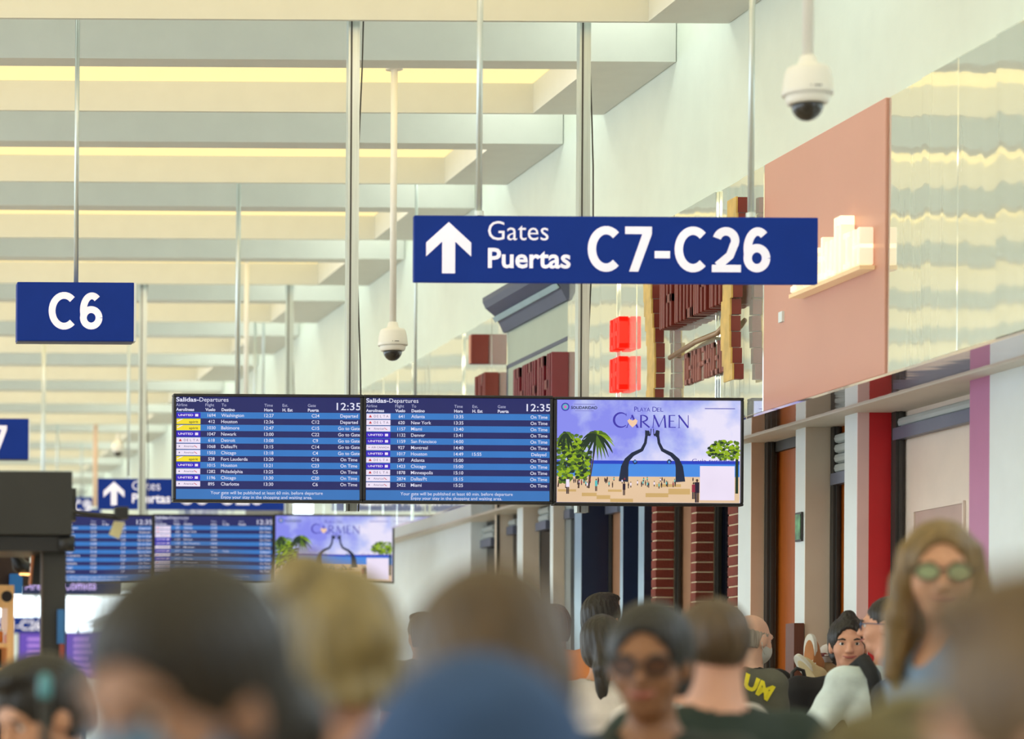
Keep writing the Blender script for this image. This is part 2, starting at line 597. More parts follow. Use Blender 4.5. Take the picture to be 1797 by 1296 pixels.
tag(hd.build('door_header', M_frame), 'dark grey header above the tall orange door', 'header')
rail('dark guide rail left of the tall orange door', 1317, 5.322, 0.045, 0.04)
pillar('white pillar with a return tinted peach as shade next to the brick piers', 1295, 1317, 0.07, M_peach)
bp = MB().box(0, 0.05, 0, 0.12, 0, ZX(1390, 1095, 5.25))
tag(bp.build('wooden_post', M_brown, None, (5.19, DX(1397, 5.2, 1100), 0)), 'dark brown wooden post against the tall orange door', 'post')
# green poster on the beige pillar
dpo = DX(1410, XS, 920)
po = thing('poster', 'small green and blue poster on the white pillar edge', 'poster', (XS - 0.012, dpo, 0))
zq0, zq1 = ZX(1403, 950, XS), ZX(1403, 899, XS)
MB().box(0, 0.01, 0, 0.085, zq0, zq1).build('frame', M_frame, po)
MB().box(-0.003, 0, 0.008, 0.077, zq0 + 0.01, zq1 - 0.01).build('print', mat('green_blue_print', rgb(86, 150, 96), 0.4, var=0.8, scale=14), po)

# brick piers
M_brick = mat('red_brick', rgb(126, 54, 42), 0.8, var=0.25, scale=9, bump=0.4, bscale=70)
M_mortar = mat('pale_mortar', rgb(230, 212, 178), 0.9, var=0.1, bump=0.3)


def brick_pier(label, xa, xb, ret):
    da, db = DX(xb, XS, 1000), DX(xa, XS, 1000)
    t = thing('brick_pier', label, 'pillar', (XS, da, 0), group='brick piers beside the navy shop')
    L = db - da
    MB().box(0.006, 0.3, 0.006, L, 0, ZS).build('mortar_core', M_mortar, t)
    ch = 0.0562
    n = int(ZS / ch)
    me = None
    for i in range(n):
        z = i * ch
        if me is None:
            b0 = MB().box(0, ret, 0, L, 0, ch - 0.009).build('brick', M_brick, t, (0, 0, z))
            me = b0.data
        else:
            inst('brick', me, t, (random.uniform(-.001, .001), random.uniform(-.002, .002), z))
    return t


brick_pier('brick pier nearest the white and peach pillar', 1277, 1294, 0.02)
brick_pier('middle brick pier with dark doorway on its right', 1212, 1221, 0.10)
brick_pier('brick pier next to the navy shop front', 1143, 1151, 0.105)
leaf('door_4', 'dark sheet for the shaded doorway between the brick piers', 1240, 1290, M_openingdark, X=5.385)
leaf('door_5', 'tan door between the brick piers', 1180, 1225, M_tan, X=5.40)
rail('dark rail beside the red face of the middle brick pier', 1221, 5.352, 0.025, 0.02)
rail('dark rail left of the tan door between brick piers', 1151, 5.357, 0.035, 0.02)
# navy shop
pillar('navy pier with pale silver edge next to the brick pier', 1120, 1130, 0.06, M_navy, front=M_silver)
pillar('navy pier with silver edge right of the rolled navy shutter', 1088, 1093, 0.12, M_navy, front=M_silver)
pillar('broad navy pier with bright silver edge behind the dark haired man', 1008, 1020, 0.174, M_navy, front=M_silver)
leaf('door_7', 'tan door in the navy shop', 1060, 1094, M_tan, X=5.445)
rail('grey rail left of the tan navy shop door', 1020, 5.424, 0.018, 0.02)
shutter('white shutter rolled up at the navy shop', 1068, 1092, ZX(1080, 900, 5.43), X=5.43)
# plain beige shops further on
leaf('door_8', 'dark sheet for the shaded opening behind the beige pillars', 820, 1015, M_openingdark, X=5.37)
pillar('white pillar with a return tinted beige as shade left of the navy shop', 965, 970, 0.077, M_beige)
pillar('white pillar with a broad return tinted beige as shade at the dark openings', 907, 917, 0.114, M_beige)
pillar('thin dark framed post between the two dark openings', 868, 871, 0.02, M_frame, front=M_beige)
shutter('white shutter rolled over the dark opening left of the navy shop', 990, 1008, ZX(1000, 910, 5.35), X=5.35)
shutter('white shutter rolled over the narrow dark opening between beige pillars', 949, 966, ZX(955, 930, 5.35), X=5.35)
shutter('white shutter rolled over the right dark opening by the far white wall', 880, 908, ZX(890, 940, 5.35), X=5.35)
shutter('white shutter rolled over the left dark opening by the far white wall', 846, 869, ZX(855, 960, 5.35), X=5.35)
dw0, dw1 = DX(826, XS, 1000), DX(120, XS, 1000)
struct(MB().box(XS, XS + 0.3, dw0, min(dw1, Y1), 0, ZS).build('wall_right_far', M_white), 'white wall at the far end of the shop row')

# ------------------------------------------------------------------ wall signs of the shops
M_maroon = mat('maroon_letter', rgb(120, 34, 46), 0.35, var=0.08)
M_redbrown = mat('red_brown_letter', rgb(122, 44, 34), 0.4, var=0.08)
M_salmonface = mat('salmon_letter_face', rgb(208, 140, 118), 0.4, var=0.05)
M_gold = mat('old_gold_face', rgb(214, 178, 98), 0.45, var=0.2, scale=12)
M_redglow = mat('red_lit_letter', rgb(235, 40, 22), 0.4, emit=0.5, ecol=rgb(255, 46, 26))
M_whiteglow = mat('warm_white_lit_letter', (0.95, 0.88, 0.75, 1), 0.4, emit=0.5, ecol=(1.0, 0.84, 0.60, 1))
M_letteredge = mat('pale_letter_edge', rgb(236, 206, 160), 0.4, emit=0.25)


def letter_row(t, d0, d1, n, z0, z1, proud, mats, kinds, name='letter', base=-0.05, tall=()):
    """n channel letters along the wall from depth d0 to d1; strokes of each letter joined into one mesh"""
    w = (d1 - d0) / n
    for i in range(n):
        a = i * w + 0.10 * w
        b = (i + 1) * w - 0.16 * w
        s = (b - a) * 0.28
        za, zb = z0, z1 + (tall[i] if i < len(tall) else 0)
        hb = (zb - za)
        k = kinds[i % len(kinds)]
        mb = MB()
        x0, x1 = base - proud, base - 0.004

        def bar(y0, y1, q0, q1):
            mb.box(x0, x1, y0, y1, q0, q1)
        if 'l' in k:
            bar(a, a + s, za, zb)
        if 'r' in k:
            bar(b - s, b, za, zb)
        if 't' in k:
            bar(a, b, zb - hb * 0.18, zb)
        if 'm' in k:
            bar(a, b, za + hb * 0.42, za + hb * 0.58)
        if 'b' in k:
            bar(a, b, za, za + hb * 0.18)
        if 'c' in k:
            bar((a + b) / 2 - s / 2, (a + b) / 2 + s / 2, za, zb)
        o = mb.build(name, mats, t)
        bevel(o, 0.004, 1)


# white lit letters on the salmon panel
da, db = DX(1515, XW - 0.1), DX(1368, XW - 0.16)
t = thing('lit_wall_sign', 'glowing white channel letters on the salmon pink panel', 'sign', (XW, da, 0))
letter_row(t, 0, db - da, 8, CAMZ + 2.035, CAMZ + 2.20, 0.07, M_whiteglow, ['lrm', 'ctb', 'lrt', 'lrb', 'lmb', 'lrtb', 'ltm', 'cb'], tall=(0, 0, 0.09, 0.0, 0.03, 0, 0, 0))
MB().box(-0.12, -0.052, 0.0, db - da, CAMZ + 2.012, CAMZ + 2.03).build('mounting_rail', M_letteredge, t)
tagp = MB().box(-0.062, -0.05, 0, 0.05, CAMZ + 1.94, CAMZ + 1.99)
tag(tagp.build('wall_switch_plate', M_white, None, (XW, DX(1394, XW), 0)), 'tiny white plate under the glowing letters', 'plate')

# crest sign: two wavy dark red boards with gold faces, letters between
def wavy_board(label, xc, z0, z1, bulge):
    d = DX(xc, XW)
    t = thing('crest_board', label, 'sign', (XW, d, 0), group='wavy red and gold boards of the crest sign')
    n = 11
    h = (z1 - z0) / n
    for i in range(n):
        u = i / (n - 1)
        off = bulge * math.sin(u * math.pi * 1.7)
        MB().box(-0.125, -0.078, off - 0.02, off + 0.02, z0 + i * h + 0.003, z0 + (i + 1) * h - 0.003).build('edge_block', M_redbrown, t)
    pts = []
    mb = MB()
    for i in range(n):
        u = i / (n - 1)
        off = bulge * math.sin(u * math.pi * 1.7)
        mb.box(-0.135, -0.126, off - 0.02, off + 0.11, z0 + i * h, z0 + (i + 1) * h)
    mb.build('gold_face', M_gold, t)
    return t


wavy_board('wavy dark red and gold board of the crest sign nearest the salmon panel', 1330, CAMZ + 1.72, CAMZ + 2.62, 0.05)
wavy_board('wavy dark red and gold board at the far end of the crest sign', 1186, CAMZ + 1.66, CAMZ + 2.56, -0.04)
da, db = DX(1312, XW), DX(1200, XW)
t = thing('crest_letters', 'tall maroon and bronze letters under the blue gate sign', 'sign', (XW, da, 0))
letter_row(t, 0, db - da, 9, CAMZ + 2.12, CAMZ + 2.42, 0.09, M_redbrown, ['lr', 'lct', 'lrm', 'clr', 'lrb'])
da, db = DX(1292, XW), DX(1222, XW)
t = thing('crest_caption', 'small flat maroon lettering below the tall crest letters', 'sign', (XW, da, 0))
letter_row(t, 0, db - da, 9, CAMZ + 1.80, CAMZ + 1.97, 0.02, mat('dull_maroon', rgb(160, 100, 90), 0.5), ['lrt', 'lmb', 'lrtb', 'lrm', 'ltm', 'crm'])
br = MB().tube([(XW - 0.09, DX(1312, XW) + 0.02, CAMZ + 2.04), (XW - 0.09, DX(1290, XW), CAMZ + 2.00), (XW - 0.09, DX(1250, XW), CAMZ + 2.0), (XW - 0.09, DX(1205, XW), CAMZ + 1.97)], 0.014)
tag(br.build('crest_rod', mat('bronze_rod', rgb(170, 140, 112), 0.35, metal=0.4), smooth=True), 'bronze curved rod between the crest letters and the caption', 'rod')

# red lit sign, two rows
for nm, za, zb, lab in (('upper', 2.135, 2.315, 'upper row of glowing red channel letters'), ('lower', 1.90, 2.09, 'lower row of glowing red channel letters just above the screens')):
    da, db = DX(1101, XW - 0.06), DX(1056, XW - 0.15)
    t = thing('red_lit_sign', lab, 'sign', (XW, da, 0))
    letter_row(t, 0, db - da, 5, CAMZ + za, CAMZ + zb, 0.06, M_redglow, ['lrtb', 'ltm', 'lrm', 'lmb', 'lrt'])

# maroon letters on the grey blue panel, and the red brown pair further on
da, db = DX(1000, XW - 0.05), DX(897, XW - 0.16)
t = thing('maroon_wall_sign', 'row of deep maroon channel letters on the grey blue panel', 'sign', (XW, da, 0))
letter_row(t, 0, db - da, 10, CAMZ + 1.9, CAMZ + 2.27, 0.11, M_maroon, ['lrb', 'lm', 'lrt', 'cl', 'lrm', 'lrtb'])
da, db = DX(877, XW - 0.05), DX(832, XW - 0.15)
t = thing('red_brown_wall_sign', 'short row of red brown letters left of the grey blue panel', 'sign', (XW, da, 0))
letter_row(t, 0, db - da, 5, CAMZ + 1.9, CAMZ + 2.35, 0.10, M_redbrown, ['lr', 'lt', 'lrm', 'lb', 'lr'])
t = thing('red_brown_emblem', 'small square red brown emblem above the short row of letters', 'sign', (XW, DX(871, XW), 0))
bevel(MB().box(-0.17, -0.052, 0, 0.06, CAMZ + 2.44, CAMZ + 2.64).build('block', M_redbrown, t), 0.005)
MB().box(-0.175, -0.171, 0.004, 0.056, CAMZ + 2.445, CAMZ + 2.635).build('face', M_salmonface, t)

# ------------------------------------------------------------------ hanging gate signs
def arrow_pts(cx, z0, z1, w):
    """arrow outline in local x, z"""
    h = z1 - z0
    s = w * 0.145
    return [(cx - s, z0), (cx + s, z0), (cx + s, z0 + h * 0.62), (cx + w * 0.5, z0 + h * 0.33), (cx + w * 0.5, z0 + h * 0.60),
            (cx, z1), (cx - w * 0.5, z0 + h * 0.60), (cx - w * 0.5, z0 + h * 0.33), (cx - s, z0 + h * 0.62)]


SW, SH = 709 * 11.9 / F, 117 * 11.9 / F
U = 11.9 / F


def drawn_code(mb, code, x0, z0, cap, u, y=0.0):
    """gate code in plain heavy sans strokes; u = metres per photo pixel, widths as on the near sign"""
    w = 0.185 * cap
    wid = {'C': 61 * u, '7': 47 * u, '-': 27 * u, '2': 51 * u, '6': 47 * u, '8': 48 * u, '9': 47 * u}
    x = x0

    def arc(cx, cz, rx, rz, a0, a1, n=22):
        return [(cx + rx * math.cos(math.radians(a0 + (a1 - a0) * i / n)), cz + rz * math.sin(math.radians(a0 + (a1 - a0) * i / n))) for i in range(n + 1)]
    for ch in code:
        W_ = wid[ch]
        h = w / 2
        if ch == 'C':
            stroke(mb, arc(x + W_ * 0.53, z0 + cap / 2, W_ * 0.53 - h, cap / 2 - h * 0.9, 47, 313), w, y, 0)
        elif ch == '7':
            mb.flat([(x, z0 + cap - w * 0.9), (x + W_, z0 + cap - w * 0.9), (x + W_, z0 + cap), (x, z0 + cap)], y)
            mb.flat([(x + W_ * 0.16, z0), (x + W_ * 0.16 + w * 1.08, z0), (x + W_, z0 + cap - w * 0.9), (x + W_ - w * 1.15, z0 + cap - w * 0.9)], y)
        elif ch == '-':
            mb.flat([(x, z0 + cap * 0.30), (x + W_, z0 + cap * 0.30), (x + W_, z0 + cap * 0.46), (x, z0 + cap * 0.46)], y)
        elif ch == '2':
            top = arc(x + W_ * 0.48, z0 + cap * 0.70, W_ * 0.46 - h, cap * 0.30 - h, 165, -32, 18)
            stroke(mb, top + [(x + W_ * 0.62, z0 + cap * 0.37), (x + W_ * 0.20, z0 + w * 0.75)], w, y, 0)
            mb.flat([(x, z0), (x + W_, z0), (x + W_, z0 + w * 0.88), (x, z0 + w * 0.88)], y - 0.0002)
        elif ch in '69':
            f6 = 1 if ch == '6' else -1
            cz = z0 + cap / 2
            def T(pts):
                return [(x + W_ / 2 + f6 * (a - W_ / 2), cz + f6 * (b - cap / 2)) for a, b in pts]
            stroke(mb, T(arc(W_ / 2, cap * 0.315, W_ / 2 - h, cap * 0.315 - h, 0, 360, 28)), w, y, 0)
            stroke(mb, T(arc(W_ * 0.53, cap * 0.52, W_ * 0.53 - h, cap * 0.48 - h, 52, 205, 18)), w, y - 0.0002, 0)
        elif ch == '8':
            stroke(mb, arc(x + W_ / 2, z0 + cap * 0.29, W_ / 2 - h, cap * 0.29 - h, 0, 360, 26), w, y, 0)
            stroke(mb, arc(x + W_ / 2, z0 + cap * 0.74, W_ * 0.45 - h, cap * 0.26 - h, 0, 360, 26), w, y - 0.0002, 0)
        x += W_ + {'7': 5, '-': 8}.get(ch, 4.5) * u
    return mb


def gate_sign(label, origin, code, group='blue hanging gates signs'):
    """origin: lower left corner of the panel's front"""
    t = thing('hanging_gate_sign', label, 'sign', origin, group=group)
    bevel(MB().box(0, SW, 0.004, 0.035, 0, SH).build('panel', M_blue, t), 0.004)
    mb = MB()
    a = arrow_pts(60 * U, 15 * U, 105 * U, 79 * U)
    i = list(range(9))
    mb.add([(p[0], 0.0, p[1]) for p in a], [(0, 1, 2, 8), (2, 3, 4, 5), (5, 6, 7, 8), (2, 5, 8)])
    mb.build('arrow', M_letter, t)
    mb = text(MB(), 'Gates', 129 * U, 74 * U, 33 * U, width=106 * U, bold=-0.004)
    mb.build('light_lettering', M_letter, t)
    mb = text(MB(), 'Puertas', 129 * U, 26 * U, 33 * U, width=145 * U, bold=0.022)
    mb.build('bold_lettering', M_letter, t)
    mb = drawn_code(MB(), code, 304 * U, 20 * U, 79 * U, U)
    mb.build('gate_range_lettering', M_letter, t)
    top = Z_TRAY - origin[2] + (0.0 if origin[1] < 15 else 0.5)
    for fx in (0.162, 0.836):
        r = MB().tube([(fx * SW, 0.02, SH - 0.01), (fx * SW, 0.02, top)], 0.013, 12).build('hanger_rod', M_alu, t, smooth=True)
        MB().lathe([(0.02, 0.02), (0.02, 0)], (fx * SW, 0.02, SH), 14).build('rod_flange', M_alu, r)
    return t


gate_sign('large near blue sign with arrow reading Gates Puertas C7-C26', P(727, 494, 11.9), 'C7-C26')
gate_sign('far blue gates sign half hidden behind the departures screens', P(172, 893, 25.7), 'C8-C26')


def small_sign(label, origin, code, w, h, rod=0.5, group='small blue gate number signs'):
    t = thing('gate_number_sign', label, 'sign', origin, group=group)
    bevel(MB().box(0, w, 0.004, 0.10, 0, h).build('panel', M_blue, t), 0.004)
    MB().box(0.002, w - 0.002, 0.006, 0.098, -0.006, 0).build('lower_edge', M_blue_dark, t)
    s = w / 205.0
    drawn_code(MB(), code, 55 * s, 20 * s, 65 * s, s * 0.84).build('lettering', M_letter, t)
    MB().box(w, w + 0.012, 0.006, 0.10, 0, h).build('side_cap', M_white, t)
    if rod:
        for o in (0,):
            MB().tube([(rod * w, 0.05, h - 0.01), (rod * w, 0.05, Z_UP - origin[2])], 0.0125, 10).build('hanger_rod', M_alu, t, smooth=True)
    return t


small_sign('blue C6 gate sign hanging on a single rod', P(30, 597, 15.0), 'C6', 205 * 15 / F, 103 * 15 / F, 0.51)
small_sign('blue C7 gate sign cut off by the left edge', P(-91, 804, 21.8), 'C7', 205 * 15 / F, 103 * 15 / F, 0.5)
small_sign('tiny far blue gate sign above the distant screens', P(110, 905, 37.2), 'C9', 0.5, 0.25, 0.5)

# sign behind the screens, seen only by its two rods
t = thing('hanging_sign', 'pair of thin rods carrying a sign hidden behind the departures screens', 'sign', P(385, 800, 19.4))
sw = (770 - 385) * 19.4 / F
MB().box(0, sw, 0, 0.1, 0, 0.3).build('panel', M_blue, t)
for px in (418, 731):
    xx = (px - 385) * 19.4 / F
    MB().tube([(xx, 0.05, 0.29), (xx, 0.05, Z_UP - t.location.z)], 0.017 if px == 418 else 0.011, 10).build('hanger_rod', M_alu, t, smooth=True)
# further thin rods hanging from the far trays
for (px, py, D, r, lab) in ((462, 700, 26.0, 0.012, 'thin hanger rod left of the screen pole'), (100, 900, 34.8, 0.014, 'thin far hanger rod above the dark kiosk box'),
                            (167, 893, 34.6, 0.03, 'pale tan far post beside the far gates sign'), (282, 860, 37.0, 0.016, 'thin far rod just left of the departures screens')):
    b = P(px, py, D)
    o = thing('hanger_rod', lab, 'rod', b)
    MB().tube([(0, 0, 0), (0, 0, Z_UP - b.z + 0.03)], r, 10).build('rod', M_alu if px != 167 else M_peach, o, smooth=True)
    MB().lathe([(r * 1.8, 0.03), (r * 1.8, 0)], (0, 0, 0), 12).build('end_cap', M_alu, o)

# ------------------------------------------------------------------ departures screens
S_navy = screen_mat('screen_navy', rgb(42, 46, 100))
S_row = screen_mat('screen_row_blue', rgb(58, 122, 196))
S_foot = screen_mat('screen_footer_blue', rgb(62, 118, 186))
S_white = screen_mat('screen_white', rgb(226, 226, 246), 1.0)
S_grey = screen_mat('screen_soft_white', rgb(186, 188, 220), 1.0)
S_tile = screen_mat('screen_tile_white', rgb(238, 226, 246))
S_yellow = screen_mat('screen_tile_yellow', rgb(246, 224, 50))
S_indigo = screen_mat('screen_tile_indigo', rgb(62, 38, 190))
S_redt = screen_mat('screen_red', rgb(200, 50, 60))
S_dark = screen_mat('screen_dark_text', rgb(96, 84, 120))
S_blackt = screen_mat('screen_black_text', rgb(40, 40, 30))
DS = 14.15
U3 = DS / F                  # one photo pixel at the depth of the near screens
MW, MH = 333 * U3, 190 * U3


def casing(t):
    mb = MB()
    b = 5 * U3
    mb.box(0, MW, 0.0, 0.06, 0, b)
    mb.box(0, MW, 0.0, 0.06, MH - b, MH)
    mb.box(0, b, 0.0, 0.06, b, MH - b)
    mb.box(MW - b, MW, 0.0, 0.06, b, MH - b)
    mb.box(0.03, MW - 0.03, 0.061, 0.10, 0.03, MH - 0.03)
    bevel(mb.build('casing', M_black, t), 0.003, 1)


def departures(label, origin, rows, group):
    t = thing('departures_screen', label, 'screen', origin, group=group)
    casing(t)
    b = 5 * U3

    def X(px):
        return px * U3

    def Z(py):
        return MH - py * U3
    d = MB().box(b, MW - b, 0.012, 0.058, b, MH - b).build('display', S_navy, t)
    me = None
    for i in range(0, 12, 2):
        z = Z(37.5 + 10.95 * i)
        if me is None:
            s = MB().box(X(6), X(328), 0.0105, 0.0118, -5.5 * U3, 5.5 * U3).build('row_stripe', S_row, d, (0, 0, z))
            me = s.data
        else:
            inst('row_stripe', me, d, (0, 0, z))
    MB().box(X(6), X(328), 0.0105, 0.0118, Z(186), Z(167)).build('footer_stripe', S_foot, d)
    tx = MB()
    Y = 0.0100
    text(tx, 'Salidas-', X(5), Z(13.5), 7.2 * U3, width=X(40), bold=0.02, y=Y)
    text(tx, 'Departures', X(46), Z(13.5), 7.2 * U3, width=X(51), y=Y)
    text(MB(), '12:35', X(287), Z(27), 12.5 * U3, width=X(42.5), y=Y, bold=0.006).build('clock_text', S_white, d)
    tx.build('heading_text', S_white, d)
    for (a, bb, px) in (('Airline', 'Aerolineas', 5), ('Flight', 'Vuelo', 56.5), ('To', 'Destino', 85), ('Time', 'Hora', 160), ('Est.', 'H. Est', 192), ('Gate', 'Puerta', 236.5)):
        tx = text(MB(), a, X(px), Z(21.8), 5.0 * U3, y=Y, mi=1)
        text(tx, bb, X(px), Z(30), 5.0 * U3, y=Y, bold=0.025)
        tx.build('column_heading', [S_white, S_grey], d)
    for i, (air, no, dest, tm, est, gate, st) in enumerate(rows):
        zc = Z(37.5 + 10.95 * i)
        base = zc - 2.7 * U3
        tx = MB()
        text(tx, no, X(67.5), base, 5.4 * U3, align='c', y=Y, bold=0.008)
        text(tx, dest, X(84.5), base, 5.6 * U3, y=Y, bold=0.008)
        text(tx, tm, X(160), base, 5.6 * U3, y=Y, bold=0.008)
        if est:
            text(tx, est, X(192), base, 5.6 * U3, y=Y, bold=0.008)
        if gate:
            text(tx, gate, X(250), base, 5.6 * U3, align='c', y=Y, bold=0.008)
        text(tx, st, X(309), base, 5.6 * U3, align='c', y=Y, bold=0.008)
        tx.build('flight_row_text', S_white, d)['kind'] = 'stuff'
        tm_ = {'U': S_indigo, 'S': S_yellow}.get(air, S_tile)
        tl = MB().box(X(6), X(48), 0.0092, 0.0104, zc - 4.6 * U3, zc + 4.6 * U3).build('airline_tile', tm_, d)
        lm = MB()
        Y2 = 0.0088
        if air == 'U':
            text(lm, 'UNITED', X(9), zc - 1.6 * U3, 3.4 * U3, width=X(26), bold=0.02, y=Y2)
            lm.box(X(38.5), X(44), Y2, Y2 + 0.0003, zc - 2.2 * U3, zc + 2.2 * U3)
            lm.build('airline_mark', S_tile, tl)
        elif air == 'S':
            text(lm, 'spirit', X(28), zc - 2.6 * U3, 4.0 * U3, width=X(16), bold=0.01, y=Y2)
            lm.flat([(X(7), zc - 1.0 * U3), (X(7), zc + 0.6 * U3), (X(14), zc + 4.2 * U3), (X(18), zc + 4.2 * U3)], Y2, 1)
            lm.build('airline_mark', [S_blackt, S_tile], tl)
        elif air == 'D':
            lm.flat([(X(10), zc - 2 * U3), (X(15.5), zc - 2 * U3), (X(12.7), zc + 2.6 * U3)], Y2, 1)
            for j, ch in enumerate('DELTA'):
                text(lm, ch, X(19 + 5.4 * j), zc - 1.9 * U3, 4.0 * U3, y=Y2)
            lm.build('airline_mark', [S_dark, S_redt], tl)
        elif air == 'A':
            text(lm, 'American', X(19), zc - 1.5 * U3, 3.4 * U3, width=X(18), y=Y2)
            lm.flat([(X(38), zc + 1.6 * U3), (X(43), zc - 1.8 * U3), (X(41), zc - 1.8 * U3), (X(36.5), zc + 1.6 * U3)], Y2, 1)
            lm.box(X(10), X(12), Y2, Y2 + 0.0003, zc - 1 * U3, zc + 1 * U3)
            lm.build('airline_mark', [S_dark, S_redt], tl)
        else:
            text(lm, 'AIR CANADA', X(15), zc - 1.6 * U3, 3.4 * U3, width=X(31), y=Y2)
            lm.lathe([(1.6 * U3, 0.3 * U3), (1.6 * U3, -0.3 * U3)], (X(11), Y2 + 0.0002, zc), 8, 1)
            lm.build('airline_mark', [S_dark, S_redt], tl)
    tx = MB()
    text(tx, 'Your gate will be published at least 60 min. before departure', X(165), Z(175.8), 5.4 * U3, width=X(197), align='c', y=Y)
    text(tx, 'Enjoy your stay in the shopping and waiting area.', X(165), Z(183.6), 5.4 * U3, width=X(160), align='c', y=Y)
    tx.build('footer_text', S_white, d)['kind'] = 'stuff'
    return t


R1 = [('U', '1694', 'Washington', '12:27', '', 'C24', 'Departed'), ('S', '412', 'Houston', '12:36', '', 'C12', 'Departed'),
      ('S', '1030', 'Baltimore', '12:47', '', 'C15', 'Go to Gate'), ('U', '1047', 'Newark', '13:00', '', 'C22', 'Go to Gate'),
      ('D', '618', 'Detroit', '13:08', '', 'C9', 'Go to Gate'), ('A', '1068', 'Dallas/Ft', '13:15', '', 'C14', 'Go to Gate'),
      ('A', '1503', 'Chicago', '13:18', '', 'C4', 'Go to Gate'), ('S', '528', 'Fort Lauderda', '13:20', '', 'C16', 'On Time'),
      ('U', '1015', 'Houston', '13:21', '', 'C23', 'On Time'), ('A', '1282', 'Philadelphia', '13:25', '', 'C5', 'On Time'),
      ('U', '1196', 'Chicago', '13:30', '', 'C20', 'On Time'), ('A', '895', 'Charlotte', '13:30', '', 'C6', 'On Time')]
R2 = [('D', '641', 'Atlanta', '13:35', '', '', 'On Time'), ('D', '620', 'New York', '13:35', '', '', 'On Time'),
      ('A', '1157', 'Miami', '13:40', '', '', 'On Time'), ('U', '1132', 'Denver', '13:41', '', '', 'On Time'),
      ('U', '1159', 'San Francisco', '14:00', '', '', 'On Time'), ('C', '927', 'Montreal', '14:40', '', '', 'On Time'),
      ('U', '1017', 'Houston', '14:49', '15:55', '', 'Delayed'), ('D', '597', 'Atlanta', '15:00', '', '', 'On Time'),
      ('U', '1423', 'Chicago', '15:00', '', '', 'On Time'), ('D', '1878', 'Minneapolis', '15:10', '', '', 'On Time'),
      ('A', '2874', 'Dallas/Ft', '15:15', '', '', 'On Time'), ('A', '2422', 'Miami', '15:25', '', '', 'On Time')]
GS = 'near bank of hanging screens'
scr1 = departures('near departures screen listing Washington to Charlotte, leftmost of its bank', P(303.5, 880, DS), R1, GS)
scr2 = departures('near departures screen listing Atlanta to Miami, middle of its bank', P(637, 882, DS), R2, GS)

# beach advert screen -------------------------------------------------
def beach_sky():
    m = bpy.data.materials.new('screen_beach_sky')
    m.use_nodes = True
    nt = m.node_tree
    b = nt.nodes['Principled BSDF']
    b.inputs['Base Color'].default_value = (0.01, 0.01, 0.012, 1)
    b.inputs['Specular IOR Level'].default_value = 0.1
    tc = nt.nodes.new('ShaderNodeTexCoord')
    sp = nt.nodes.new('ShaderNodeSeparateXYZ')
    nt.links.new(tc.outputs['Object'], sp.inputs[0])
    n = nt.nodes.new('ShaderNodeTexNoise')
    n.inputs['Scale'].default_value = 4.2
    n.inputs['Detail'].default_value = 5
    nt.links.new(tc.outputs['Object'], n.inputs['Vector'])
    # more cloud to the right and towards the horizon
    ad = nt.nodes.new('ShaderNodeMath'); ad.operation = 'MULTIPLY_ADD'
    nt.links.new(sp.outputs['X'], ad.inputs[0]); ad.inputs[1].default_value = 0.30
    nt.links.new(n.outputs['Fac'], ad.inputs[2])
    ad2 = nt.nodes.new('ShaderNodeMath'); ad2.operation = 'MULTIPLY_ADD'
    nt.links.new(sp.outputs['Z'], ad2.inputs[0]); ad2.inputs[1].default_value = -0.35
    nt.links.new(ad.outputs[0], ad2.inputs[2])
    r = nt.nodes.new('ShaderNodeValToRGB')
    r.color_ramp.elements[0].position = 0.36
    r.color_ramp.elements[0].color = rgb(138, 142, 238)
    e = r.color_ramp.elements.new(0.50); e.color = rgb(186, 194, 246)
    r.color_ramp.elements[-1].position = 0.66
    r.color_ramp.elements[-1].color = rgb(234, 228, 250)
    nt.links.new(ad2.outputs[0], r.inputs['Fac'])
    nt.links.new(r.outputs['Color'], b.inputs['Emission Color'])
    b.inputs['Emission Strength'].default_value = 1.0
    return m


SKYM = beach_sky()
S_sea1 = screen_mat('screen_sea_far', rgb(44, 70, 196))
S_sea2 = screen_mat('screen_sea_near', rgb(74, 140, 226))
S_sand = screen_mat('screen_sand', rgb(228, 196, 160))
S_sand2 = screen_mat('screen_bench', rgb(206, 170, 110))
S_g1 = screen_mat('screen_leaf_bright', rgb(146, 178, 34))
S_g2 = screen_mat('screen_leaf_mid', rgb(86, 116, 40))
S_g3 = screen_mat('screen_leaf_dark', rgb(40, 58, 40))
S_trunk = screen_mat('screen_trunk', rgb(84, 62, 52))
S_bronze = screen_mat('screen_arch', rgb(38, 46, 66))
S_purple = screen_mat('screen_title', rgb(66, 58, 170))
S_peach = screen_mat('screen_peach', rgb(246, 206, 170))
S_p1 = screen_mat('screen_figure_red', rgb(150, 50, 70))
S_p2 = screen_mat('screen_figure_dark', rgb(44, 34, 52))
S_teal = screen_mat('screen_teal', rgb(90, 190, 190))


